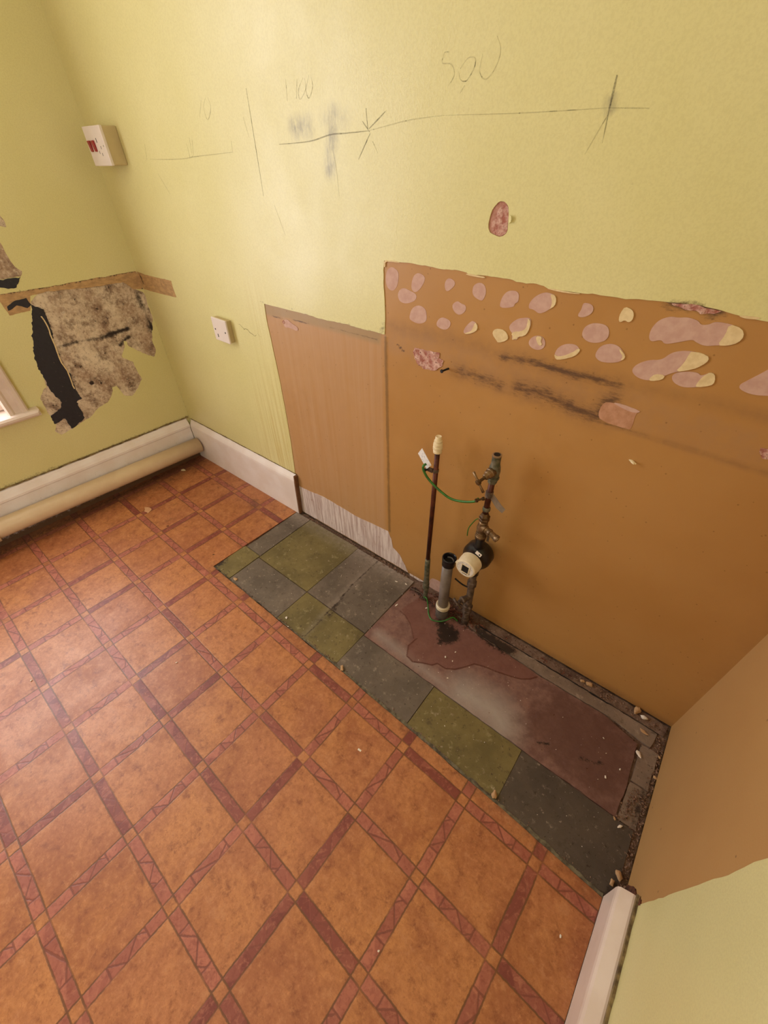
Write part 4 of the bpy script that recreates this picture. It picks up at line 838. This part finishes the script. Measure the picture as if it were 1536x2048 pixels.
# ceiling pendant with a glowing globe
pn = thing('pendant_lamp', 'plain white pendant lamp with glowing globe hanging from the ceiling', 'lamp', loc=LAMP)
lathe('ceiling_rose', [(.05, 0), (.05, .012), (.02, .03), (.006, .034)], (LAMP[0], LAMP[1], H), (0, 0, -1), PLAST, pn)
tube('cord', [(LAMP[0], LAMP[1], H-.03), (LAMP[0], LAMP[1], LAMP[2]+.12)], .003, PLAST, pn, 8)
lathe('lamp_holder', [(.018, 0), (.02, .03), (.014, .05), (.006, .055)], (LAMP[0], LAMP[1], LAMP[2]+.080), (0, 0, 1), PLAST, pn)
lathe('globe', [(.085*math.sin(math.pi*k/14), -.085*math.cos(math.pi*k/14)) for k in range(15)], LAMP, (0, 0, 1), BULB, pn)
adopt(pn)

# ================================================================ wall fittings
cs = thing('cooker_switch', 'white cooker switch box with red rockers high on the wall corner', 'switch', loc=(.178, 0, 1.305))
X0, X1, Z0, Z1 = .108, .240, 1.304, 1.408
box('back_box', (X0+.002, -.052, Z0), (X1-.002, -.0022, Z1), PLASTS, cs, .003, 'beige surface mounting box')
box('face_plate', (X0, -.0615, Z0-.001), (X1, -.0505, Z1+.001), PLAST, cs, .0025)
for k in (0, 1): 
    xx = X0+.018+.030*k
    r_ = box('rocker', (xx, -.0675, 1.342), (xx+.0155, -.0605, 1.372), REDP, cs, .002, 'dark red rocker', rot=Matrix.Rotation(math.radians(7), 3, 'X'))
for xx, zz_, a, b in ((.186, 1.371, .004, .012), (.204, 1.352, .0025, .008), (.182, 1.340, .0025, .008), (.199, 1.334, .0025, .008)): box('socket_slot', (xx, -.0618, zz_-b/2), (xx+a, -.0612, zz_+b/2), DARK, cs)
for xx in (X0+.012, X1-.012): lathe('screw', [(.003, 0), (.0025, .0008)], (xx, -.0612, 1.356), (0, -1, 0), STEEL, cs, 10)
adopt(cs)
bpz = thing('blanking_plate', 'square white blanking plate low on the yellow wall', 'wall plate', loc=(.60, 0, .765))
box('pattress', (.560, -.0215, .767), (.650, -.0022, .849), PLASTS, bpz, .002, 'yellowed pattress box', rot=Matrix.Rotation(math.radians(1.5), 3, 'Y'))
box('plate', (.5575, -.0285, .7645), (.6525, -.0205, .8515), PLAST, bpz, .003, rot=Matrix.Rotation(math.radians(1.5), 3, 'Y'))
for xx, zz_ in ((.573, .809), (.637, .805)): lathe('screw', [(.0032, 0), (.003, .0008), (.0012, .001)], (xx, -.0284, zz_), (0, -1, 0), DARK, bpz, 10)
box('fixing_tab', (.580, -.0292, .780), (.584, -.0283, .792), DARK, bpz)
adopt(bpz)
nl = thing('wall_nail', 'dark rusty nail sticking out of the ochre wall', 'nail', loc=(D['st2'][0][0]-.01, 0, D['st2'][0][1]))
nx_, nz_ = 1.622, .889
lathe('shank', [(.0028, 0), (.0026, .024)], (nx_, .002, nz_), (-.25, -1, -.05), DARK, nl, 8); lathe('head', [(.005, 0), (.0048, .0025)], (nx_-.006, -.022, nz_-.001), (-.25, -1, -.05), DARK, nl, 10); nl.location = (nx_, 0, nz_); adopt(nl)
# large cream pipe along the left skirting
pp = thing('skirting_pipe', 'thick cream painted waste pipe running above the floor along the skirting', 'pipe', loc=(.072, -1.2, .1))
pz = lambda y: .094+(-.02-y)*.018
bm = bmesh.new(); add_tube(bm, [(.070, y, pz(y)) for y in (-.0275, -.4, -.8, -1.2, -2.2, -3.29)], .0415, 28); bm_link('pipe', bm, PIPEC, pp, None, True)
lathe('coupling', [(.0418, 0), (.050, .001), (.051, .006), (.051, .094), (.050, .099), (.0418, .1)], (.072, -.985, pz(-.985)), (0, -1, .018), PIPEC, pp)
adopt(pp); turn(pp)

# ================================================================ plumbing
def P3(x, y, z): return (x, y, z)
cx_, cy_ = 1.642, -.063
cp = thing('copper_pipe', 'tarnished upright copper pipe with white plastic stop end', 'pipe', loc=(cx_, cy_, -.008))
tube('pipe', [(cx_-.001, cy_, .215), (cx_+.002, cy_, .45), (cx_+.004, cy_, .676)], .0075, COPPER, cp, 14)
tube('corroded_base', [(cx_, cy_, -.012), (cx_, cy_, .02), (cx_+.001, cy_, .05), (cx_-.001, cy_, .075), (cx_, cy_, .12), (cx_-.001, cy_, .19), (cx_-.001, cy_, .225)], [.0085, .009, .0085, .0125, .0098, .0098, .0090], SOLDER, cp, 12, label='green crusted soldered lower joint')
lathe('soldered_collar', [(.0085, 0), (.0125, .003), (.0125, .010), (.0105, .014), (.0120, .018), (.0120, .030), (.0090, .036)], (cx_, cy_, .062), (0, 0, 1), SOLDER, cp, 14)
lathe('stop_end', [(.010, 0), (.0125, .001), (.0128, .007), (.0112, .0085), (.0112, .0105), (.0138, .012), (.0142, .019), (.0120, .0205), (.0120, .0225), (.0138, .024), (.0134, .031), (.0105, .033), (.0105, .0355), (.0122, .0365), (.0118, .040), (.0092, .041), (.0090, .051), (.0082, .0525), (.0060, .0515)], (cx_+.004, cy_, .672), (0, 0, 1), PLCREAM, cp, label='ribbed cream push-fit stop end')
# earth clamp with tag
lathe('earth_clamp', [(.0085, 0), (.0095, .001), (.0095, .009), (.0085, .010)], (cx_+.003, cy_, .604), (0, 0, 1), LEAD, cp, 14)
box('clamp_lug', (cx_-.025, cy_-.010, .602), (cx_-.003, cy_-.004, .616), LEAD, cp, .001); lathe('clamp_screw', [(.003, 0), (.003, .016), (.0055, .016), (.0055, .020)], (cx_-.019, cy_-.004, .607), (-.2, -1, .25), DARK, cp, 10)
tg = bmesh.new(); tv = [(-.0545, -.012, .652), (-.0425, -.010, .673), (-.006, -.012, .630), (-.020, -.014, .612)]
f = tg.faces.new([tg.verts.new((cx_+a, cy_+b, c)) for a, b, c in tv]); r = bmesh.ops.extrude_face_region(tg, geom=[f]); bmesh.ops.translate(tg, vec=(0, .001, 0), verts=[q for q in r['geom'] if isinstance(q, bmesh.types.BMVert)]); bm_link('paper_tag', tg, TAG, cp, 'small white printed warning tag')
adopt(cp)

rx_, ry_ = 1.817, -.058
ws = thing('water_riser', 'brass and copper mains riser with stopcock and black and white meter', 'water supply', loc=(rx_, ry_, -.008))
tube('lead_pipe', [(rx_, ry_, -.012), (rx_+.001, ry_, .03), (rx_-.001, ry_, .08), (rx_+.001, ry_, .16), (rx_, ry_, .23), (rx_, ry_, .30)], [.015, .0125, .0135, .0120, .0120, .0120], LEAD, ws, 14, label='crusted brown grey supply pipe')
lathe('coupling_nut', [(.012, 0), (.017, .002), (.017, .016), (.013, .018), (.013, .026), (.018, .028), (.018, .042), (.012, .045)], (rx_, ry_, .055), (0, 0, 1), LEAD, ws, 6, smooth=False)
lathe('coupling_nut', [(.013, 0), (.017, .003), (.017, .020), (.013, .024)], (rx_, ry_, .205), (0, 0, 1), LEAD, ws, 8, smooth=False)
# small low stopcock in front of the lead pipe
lathe('valve_body', [(.010, 0), (.0105, .020), (.013, .022), (.013, .030), (.007, .032), (.006, .044)], (rx_, ry_-.008, .150), (-.35, -1, .1), LEAD, ws, 12)
tube('valve_tee', [(rx_-.034, ry_-.050, .158), (rx_-.018, ry_-.052, .145), (rx_-.002, ry_-.054, .132)], [.005, .0045, .005], LEAD, ws, 8)
tube('side_branch', [(rx_, ry_, .190), (rx_-.03, ry_-.002, .188), (rx_-.062, ry_-.004, .200)], .0028, DARK, ws, 8, sub=4)
# meter housing
mz = .352
lathe('meter_body', [(.020, 0), (.040, .004), (.046, .012), (.047, .040), (.0435, .050), (.0380, .056), (.036, .066), (.0365, .068)], (rx_, ry_+.036, mz), (0, -1, 0), BLK, ws, 40, 'black round water meter body')
lathe('meter_neck', [(.016, 0), (.017, .004), (.0145, .012), (.0150, .034), (.0162, .037), (.0160, .044), (.012, .047)], (rx_, ry_, mz+.040), (0, 0, 1), BLK, ws, 24)
lathe('meter_neck', [(.014, 0), (.016, .004), (.0155, .050), (.0140, .054)], (rx_, ry_, mz-.088), (0, 0, 1), BLK, ws, 24)
cap = lathe('dial_housing', [(.0352, 0), (.0352, .018), (.0345, .020), (.0338, .038), (.0325, .0425), (.0285, .0438), (.0280, .0425)], (rx_-.001, ry_-.028, mz), (0, -1, 0), METERW, ws, 44, 'cream white meter dial housing')
lathe('dial_face', [(.0279, 0), (.0279, .0012)], (rx_-.001, ry_-.0702, mz), (0, -1, 0), FACE, cap, 40)
def fq(name, c, w, h, d, mat, rot):
    return box(name, (c[0]-w/2, c[1]-d/2, c[2]-h/2), (c[0]+w/2, c[1]+d/2, c[2]+h/2), mat, cap, .0005, rot=Matrix.Rotation(rot, 3, 'Y'))
RR = math.radians(4)
bm = bmesh.new()
for lo, hi in (((-.0145, -.0008, -.0185), (-.0115, .0005, .0175)), ((.0115, -.0008, -.0185), (.0145, .0005, .0175)), ((-.0115, -.0008, .0145), (.0115, .0005, .0175)), ((-.0115, -.0008, -.0185), (.0115, .0005, -.0150))):
    add_box(bm, lo, hi)
bmesh.ops.rotate(bm, verts=bm.verts, matrix=Matrix.Rotation(RR, 3, 'Y'), cent=(0, 0, 0)); bmesh.ops.translate(bm, vec=(rx_-.001, ry_-.0722, mz), verts=bm.verts); bm_link('display_bezel', bm, METERW, cap)
fq('display_window', (rx_-.001, ry_-.0716, mz), .0225, .0290, .0008, DARK, RR)
fq('slot', (rx_-.001, ry_-.0718, mz-.0215), .016, .0020, .0009, BRASSD, RR)
lathe('hinge_lug', [(.0035, 0), (.0035, .010)], (rx_-.034, ry_-.060, mz+.006), (0, -1, 0), METERW, cap, 10)
bx_ = box('label_sticker', (rx_+.004, ry_-.026, mz+.0330), (rx_+.024, ry_-.0252, mz+.0430), PLAST, ws, .0003, 'small white label on the black body', rot=Matrix.Rotation(math.radians(22), 3, 'Y') @ Matrix.Rotation(math.radians(-42), 3, 'X'))
lathe('label_dot', [(.0025, 0), (.0025, .0006)], (rx_+.0175, ry_-.0262, mz+.0362), (.25, -.72, .65), DARK, bx_, 10)
# tee with drain branch
lathe('union_nut', [(.014, 0), (.0175, .001), (.0175, .007), (.0150, .009), (.0165, .010), (.0165, .013), (.0148, .014), (.0160, .016), (.0160, .020), (.0135, .022)], (rx_, ry_, .436), (0, 0, 1), BRASS, ws, 16)
tee = tube('tee_body', [(rx_, ry_, .452), (rx_, ry_, .46), (rx_, ry_, .476), (rx_+.001, ry_, .494), (rx_+.001, ry_, .500)], [.0135, .0155, .0165, .0135, .012], BRASS, ws, 16)
lathe('drain_branch', [(.0125, 0), (.0130, .012), (.0105, .014), (.0100, .022), (.0115, .024), (.0115, .030), (.0095, .032), (.0090, .048), (.0105, .050), (.0108, .058), (.0085, .0585), (.0078, .052)], (rx_+.002, ry_-.004, .481), (1, -.22, -.16), BRASS, ws, 20, 'open ended brass drain branch')
lathe('branch_bore', [(.0078, 0), (.0076, .0010)], (rx_+.0585, ry_-.0165, .4717), (1, -.22, -.16), STEEL, ws, 14)
box('hanging_tag', (rx_+.018, ry_+.004, .425), (rx_+.026, ry_+.0055, .468), LEAD, ws, .0005)
lathe('compression_nut', [(.011, 0), (.0155, .002), (.0155, .009), (.0140, .011), (.0158, .013), (.0158, .020), (.0125, .023), (.0095, .032)], (rx_+.001, ry_, .500), (0, 0, 1), BRASSD, ws, 6, smooth=False)
tube('riser_pipe', [(rx_+.001, ry_, .515), (rx_+.002, ry_, .58), (rx_+.004, ry_, .655)], .0085, COPPER, ws, 14)
lathe('pipe_knuckle', [(.0088, 0), (.0112, .003), (.0112, .012), (.009, .015)], (rx_+.002, ry_, .540), (0, 0, 1), SOLDER, ws, 12)
# earth clamp and its loose metal tongue
lathe('earth_clamp', [(.009, 0), (.0112, .001), (.0112, .018), (.009, .019)], (rx_+.002, ry_, .592), (0, 0, 1), LEAD, ws, 14)
lathe('clamp_screw', [(.0055, 0), (.0055, .006), (.003, .007), (.003, .020), (.0060, .020), (.0060, .026)], (rx_-.006, ry_-.010, .588), (-.6, -.8, -.1), BRASSD, ws, 12)
tb = bmesh.new(); vv = [(.010, 0, .609), (.044, -.006, .585), (.058, -.008, .578), (.053, -.012, .566), (.034, -.012, .574), (.008, -.004, .592)]
f = tb.faces.new([tb.verts.new((rx_+a, ry_+b, c)) for a, b, c in vv]); r = bmesh.ops.extrude_face_region(tb, geom=[f]); bmesh.ops.translate(tb, vec=(.0004, .0012, .0008), verts=[q for q in r['geom'] if isinstance(q, bmesh.types.BMVert)]); bm_link('clamp_tongue', tb, simple('dull aluminium', srgb(138, 120, 104), .5, .15, 50, metal=.4), ws, 'flat grey metal clamp tongue')
# top stopcock
top = Vector((rx_+.004, ry_, 0))
lathe('coupling_nut', [(.0095, 0), (.0125, .002), (.0125, .012), (.0165, .014), (.0165, .022), (.0125, .024)], (top.x, top.y, .640), (0, 0, 1), SOLDER, ws, 6, smooth=False)
lathe('stopcock_body', [(.0115, 0), (.0150, .010), (.0160, .022), (.0145, .036), (.0118, .046), (.0115, .066), (.0125, .068), (.0125, .073), (.0100, .0735), (.0090, .066)], (top.x, top.y, .658), (.0, -.02, 1), SOLDER, ws, 22, 'weathered grey green stopcock body')
lathe('outlet_rim', [(.0090, 0), (.0126, .0005), (.0127, .004), (.0110, .0048), (.0088, .0046), (.0085, .001)], (top.x, top.y-.0015, .7275), (0, -.02, 1), STEEL, ws, 22)
lathe('outlet_bore', [(.0088, 0), (.0086, .0006)], (top.x, top.y-.0015, .7316), (0, -.02, 1), DARK, ws, 18)
sx = Vector((-.28, -1, -.28)).normalized(); so = Vector((top.x, top.y-.006, .684))
lathe('bonnet', [(.0130, 0), (.0142, .006), (.0150, .008), (.0150, .012), (.0128, .014), (.0125, .022), (.0095, .024), (.0090, .031), (.0060, .033)], so, sx, BRASS, ws, 8, smooth=False)
lathe('spindle', [(.0042, 0), (.0040, .026)], so+sx*.030, sx, BRASSD, ws, 10)
lathe('spindle_boss', [(.005, 0), (.0075, .002), (.0075, .010), (.004, .012)], so+sx*.049, sx, BRASSD, ws, 12)
hc = so+sx*.0545; hd = Vector((.62, -.1, -.72)).normalized()
tube('tee_handle', [hc-hd*.030, hc-hd*.012, hc, hc+hd*.012, hc+hd*.030], [.0036, .0030, .0040, .0030, .0040], BRASS, ws, 10)
adopt(ws)

wx, wy = 1.733, -.085
wp = thing('waste_pipe', 'grey upright waste pipe with black socket and cream collar', 'pipe', loc=(wx, wy, -.008))
bm = bmesh.new(); add_lathe(bm, [(.0185, 0), (.0185, .31), (.0165, .31), (.0165, .27)], (wx, wy, -.012), (0, 0, 1), 28); o = bm_link('tube', bm, GREYP, wp, None, True)
lathe('socket', [(.0185, 0), (.0222, .001), (.0228, .020), (.0240, .024), (.0240, .034), (.0210, .0355), (.0190, .033), (.0182, .012)], (wx+.002, wy, .278), (.04, 0, 1), BLK, wp, 32, 'black rubber socket at the top')
lathe('socket_bore', [(.0180, 0), (.0178, .0008)], (wx+.0025, wy, .292), (.04, 0, 1), DARK, wp, 24)
lathe('collar', [(.0188, 0), (.0255, .001), (.0262, .003), (.0258, .015), (.0238, .017), (.0215, .016), (.0188, .016)], (wx, wy, .044), (.06, .04, 1), METERW, wp, 32, 'cream plastic collar near the floor')
lathe('floor_socket', [(.0240, 0), (.0245, .045), (.0225, .048), (.0188, .047)], (wx, wy, -.012), (0, 0, 1), simple('dirty grey plastic', srgb(92, 82, 74), .6, .2, 50), wp, 24)
adopt(wp)
def wire(label, pts, r, cat='wire', sub=8):
    o = tube('earth_wire', pts, r, WIRE, None, 10, sub); return tag(o, label, cat)
wire('green earth wire drooping between the two upright pipes', [(cx_-.020, cy_-.018, .632), (cx_-.024, cy_-.026, .628), (cx_-.021, cy_-.028, .614), (cx_-.004, cy_-.026, .590), (cx_+.030, cy_-.022, .565), (cx_+.070, cy_-.018, .548), (cx_+.110, cy_-.018, .556), (cx_+.145, cy_-.016, .572), (rx_-.020, ry_-.017, .5855)], .0036)
wire('thin green wire looping from the nut down behind the meter', [(rx_-.0175, ry_-.001, .500), (rx_-.028, ry_+.004, .484), (rx_-.046, ry_+.008, .440), (rx_-.049, ry_+.012, .402)], .0016)
wire('green earth wire curling round the foot of the grey pipe', [(cx_+.002, cy_-.013, .022), (cx_+.018, cy_-.018, .030), (cx_+.034, cy_-.030, .006), (cx_+.052, cy_-.052, -.001), (cx_+.075, cy_-.066, -.001), (wx+.010, wy-.036, .002), (wx+.030, wy-.022, .010), (wx+.046, wy+.002, .016), (rx_-.020, ry_-.020, .004)], .0026)
wire('dull grey wire lying across the gap from the tile edge', [(1.575, -.062, .004), (1.60, -.058, .006), (1.628, -.062, .010), (1.631, -.078, .004)], .0020).data.materials[0] = LEAD

# ================================================================ debris
def lump(bm, c, s, rs, flat=1.0):
    r = bmesh.ops.create_icosphere(bm, subdivisions=1, radius=1.0); q = Matrix.Rotation(rs.rand()*6.28, 3, 'Z') @ Matrix.Rotation(rs.rand()*.8, 3, 'X')
    sc = s*(.6+.8*rs.rand(3)); sc[2] *= flat
    for v in r['verts']: v.co = q @ Vector((v.co.x*sc[0]*(1+.25*rs.randn()*.5), v.co.y*sc[1]*(1+.25*rs.randn()*.5), v.co.z*sc[2]))
    zmin = min(v.co.z for v in r['verts'])
    for v in r['verts']: v.co += Vector((c[0], c[1], c[2]-zmin*.8))
def grit(name, n, mat, sampler, smin, smax, label, cat, seed, z=-.0035):
    rs = np.random.RandomState(seed); bm = bmesh.new()
    for _ in range(n):
        x, y = sampler(rs); s = smin+(smax-smin)*rs.rand()**3
        rr = bmesh.ops.create_cone(bm, cap_ends=True, segments=5, radius1=s, radius2=s*.5, depth=s*1.2) if rs.rand() < .5 else bmesh.ops.create_cube(bm, size=s*1.5)
        q = Matrix.Rotation(rs.rand()*6.28, 3, 'Z') @ Matrix.Rotation(rs.rand()*3, 3, 'X')
        sx_, sy_ = 1+rs.rand(), .6+.5*rs.rand()
        for v in rr['verts']: v.co = q @ Vector((v.co.x*sx_, v.co.y*sy_, v.co.z*.7)) + Vector((x, y, z+s*.45))
    o = bm_link(name, bm, mat); o['kind'] = 'stuff'; tag(o, label, cat)
def along(pts, w):
    pts = [np.array(p) for p in pts]; L = [np.hypot(*(b-a)) for a, b in zip(pts, pts[1:])]; T = sum(L)
    def f(rs):
        t = rs.rand()*T; i = 0
        while i < len(L)-1 and t > L[i]: t -= L[i]; i += 1
        p = pts[i]+(pts[i+1]-pts[i])*t/L[i]; return p[0]+rs.randn()*w*.4, min(-.005, p[1]+rs.randn()*w*.4)
    return f
grit('wall_grit', 260, GRIT, along([(1.34, -.012), (1.52, -.016)], .014), .0009, .0042, 'grit and plaster crumbs at the foot of the ochre wall left of the copper pipe', 'grit', 1, -.006)
grit('wall_grit', 420, GRIT, along([(2.25, -.022), (2.47, -.024)], .016), .0009, .0044, 'grit and plaster crumbs at the foot of the ochre wall near the far corner', 'grit', 21, -.006)
grit('wall_grit', 320, GRIT, along([(.89, -.012), (1.30, -.012)], .008), .0008, .0026, 'fine dark grit between the olive tile and the bare plaster', 'grit', 8, -.004)
grit('red_rubble', 600, GRITR, along([(1.60, -.055), (1.66, -.050), (1.76, -.045), (1.87, -.050)], .038), .0012, .0050, 'reddish rubble around the feet of the pipes', 'rubble', 2, -.006)
grit('red_rubble', 420, GRITR, along([(1.93, -.026), (2.2, -.026)], .014), .0009, .0034, 'reddish crumbs behind the cement strip', 'rubble', 7, -.006)
grit('side_grit', 650, GRIT, lambda rs: (min(2.491, 2.484+rs.randn()*.007), -.05-.46*rs.rand()), .0008, .0036, 'grit along the foot of the side wall', 'grit', 3, -.006)
grit('side_grit', 160, GRIT, along([(2.44, -.34), (2.455, -.30), (2.46, -.24)], .016), .0010, .0036, 'pale crumbs on the end of the border strip', 'grit', 9, -.004)
grit('tile_edge_grit', 420, GRIT, along([(.85, -.47), (1.2, -.478), (1.56, -.478), (1.87, -.486), (2.17, -.494), (2.44, -.506)], .010), .0006, .0024, 'fine dark and pale grit along the cut vinyl edge', 'grit', 4, -.0035)
grit('tile_grit', 260, CHIPW, lambda rs: (.87+1.55*rs.rand(), -.46+.42*rs.rand()), .0005, .0013, 'tiny pale specks scattered over the old tiles', 'grit', 5, -.0030)
grit('screed_grit', 60, GRITR, lambda rs: (1.58+.82*rs.rand(), -.32+.22*rs.rand()), .0006, .0018, 'tiny dark specks scattered over the red screed', 'grit', 6, -.0030)
def flake(name, px, s, mat, label, z=0.0006, cat='debris', seed=0, flat=.35, group=None, elong=1.0):
    rs = np.random.RandomState(seed+3); bm = bmesh.new(); r = bmesh.ops.create_icosphere(bm, subdivisions=2, radius=1.0)
    a = rs.rand()*6.28; ca, sa = math.cos(a), math.sin(a)
    for v in r['verts']:
        k = 1+.18*math.sin(v.co.x*5+seed)+.15*math.cos(v.co.y*6+seed*2); X, Y = v.co.x*s*k*elong, v.co.y*s*k*.75
        v.co = Vector((X*ca-Y*sa, X*sa+Y*ca, v.co.z*s*flat))
    zmin = min(v.co.z for v in r['verts'])
    for v in r['verts']: v.co.z -= zmin
    o = bm_link(name, bm, mat); o.location = (px[0], px[1], z); return tag(o, label, cat, group)
FILLT = simple('tan flake', srgb(206, 156, 112), 0.6, 0.05, 60)
FLK = [
('paint_flake',(0.0784,-0.1704),0.0112,CHIP,'cream paint flake on the vinyl near the pipe end',0.0006,0.12,1.3),
('paint_flake',(0.2534,-0.4687),0.0208,FILLT,'large tan flake lying flat on the far vinyl',0.0006,0.04,1.3),
('paint_flake',(0.4441,-0.4694),0.0043,GRITR,'dark crumb on the vinyl beside the large tan flake',0.0006,0.3,1.5),
('plaster_crumb',(1.2821,-0.4601),0.0050,CHIPW,'round white crumb on the green tile by the vinyl edge',-0.002,0.35,1.1),
('plaster_crumb',(1.3182,-0.4836),0.0025,CHIPW,'small white crumb at the vinyl edge beside the round one',0.0006,0.5,1.1),
('plaster_crumb',(1.5883,-0.4793),0.0072,CHIPT,'pinkish lump on the vinyl edge by the second green tile',-0.0005,0.5,1.4),
('plaster_crumb',(0.9721,-0.4660),0.0080,CHIPT,'pale ragged crumb in the dark tile corner by the vinyl',-0.002,0.35,1.4),
('plaster_crumb',(0.7988,-1.1607),0.0031,CHIPW,'white crumb on the vinyl at the far left',0.0006,0.6,1),
('plaster_crumb',(1.1246,-0.8196),0.0025,CHIPW,'white speck in the middle of a vinyl square',0.0006,0.5,1.5),
('plaster_crumb',(2.1036,-0.9103),0.0025,CHIPW,'white crumb on a pink vinyl strip near the bottom',0.0006,0.6,1.1),
('plaster_crumb',(2.4028,-0.6399),0.0028,CHIPW,'white crumb on the vinyl beside the right skirting',0.0006,0.5,1.2),
('plaster_crumb',(1.8033,-0.6333),0.0043,CHIPW,'faint white smear crumb in the middle vinyl square',0.0004,0.05,1.3),
('plaster_crumb',(1.8400,-0.2264),0.0034,CHIPW,'largest white crumb on the wet red screed',-0.002,0.6,1.1),
('plaster_crumb',(1.8568,-0.1883),0.0025,CHIPW,'white crumb right of the largest on the wet screed',-0.002,0.5,1.4),
('plaster_crumb',(1.8666,-0.2238),0.0025,CHIPW,'white crumb below the largest on the wet screed',-0.002,0.5,1.2),
('plaster_crumb',(1.6726,-0.0981),0.0034,CHIPW,'white crumb on the red screed below the copper pipe',-0.002,0.5,1.4),
('plaster_crumb',(1.8859,-0.2862),0.0025,CHIPW,'white crumb outside the wet stain on the screed',-0.002,0.5,1.2),
('plaster_crumb',(2.2375,-0.0218),0.0068,CHIPT,'small round tan stone against the ochre wall',-0.004,0.7,1),
('plaster_crumb',(2.2586,-0.0185),0.0093,CHIPT,'larger round tan stone against the ochre wall',-0.004,0.6,1.1),
('plaster_crumb',(2.4022,-0.0120),0.0112,CHIPT,'biggest tan plaster lump near the far corner',-0.004,0.6,1.3),
('plaster_crumb',(2.4233,-0.0236),0.0074,CHIPW,'white block of plaster near the far corner',-0.003,0.8,1.4),
('plaster_crumb',(2.4334,-0.0658),0.0068,CHIPT,'olive chip on the cement strip near the corner',-0.002,0.25,1.8),
('plaster_crumb',(2.4378,-0.1392),0.0068,CHIPW,'pale chip at the right end of the red screed',-0.002,0.3,1.6),
('plaster_crumb',(2.3830,-0.2590),0.0031,CHIPW,'white crumb near the right end of the red screed',-0.002,0.6,1.3),
('plaster_crumb',(2.3466,-0.1579),0.0019,CHIPW,'tiny white speck on the dark screed end',-0.002,0.6,1.3),
('plaster_crumb',(2.4087,-0.2146),0.0025,CHIPW,'pale crumb beside the right screed edge',-0.002,0.6,1.3),
('plaster_crumb',(2.4311,-0.3419),0.0037,CHIPT,'buff chip at the corner of the last grey tile',-0.002,0.4,1.3),
('plaster_crumb',(2.4471,-0.3509),0.0043,CHIPW,'pale chip below the buff one on the last grey tile',-0.002,0.4,1.7),
('plaster_crumb',(2.1625,-0.4914),0.0088,CHIPT,'tan lump on the vinyl edge at the last tile joint',-0.001,0.6,1.2),
('plaster_crumb',(2.4716,-0.4530),0.0087,CHIPT,'brown lump in the tile corner at the right skirting',-0.004,0.7,1.2),
('plaster_crumb',(2.4641,-0.4761),0.0062,CHIPT,'smaller brown lump by the right skirting end',-0.004,0.7,1.2),
('plaster_crumb',(1.5024,-0.0654),0.0031,CHIPW,'curved white sliver on the grey tile near the copper pipe',-0.002,0.3,2),
('plaster_crumb',(1.5406,-0.0519),0.0031,CHIPW,'white sliver nearest the copper pipe on the grey tile',-0.002,0.3,2),
('plaster_crumb',(1.5735,-0.1576),0.0037,CHIPW,'white sliver at the left end of the red screed',-0.002,0.3,2),
('plaster_crumb',(2.4895,-0.1756),0.0050,CHIPT,'buff lump against the side wall',-0.004,0.8,1.2),
('plaster_crumb',(2.4874,-0.1126),0.0037,CHIPT,'smaller buff lump against the side wall',-0.004,0.8,1.2),
]
for i,(n,p,s,m,l,z,fl,e) in enumerate(FLK): flake(n,p,s,m,l,z,'debris',i,fl,None,e)
o = flake('paint_flake',(2.1071,-.003),.006,CHIP,'cream splinter of paint stuck to the ochre wall',0.7943,'debris',5,.4,None,1.8)
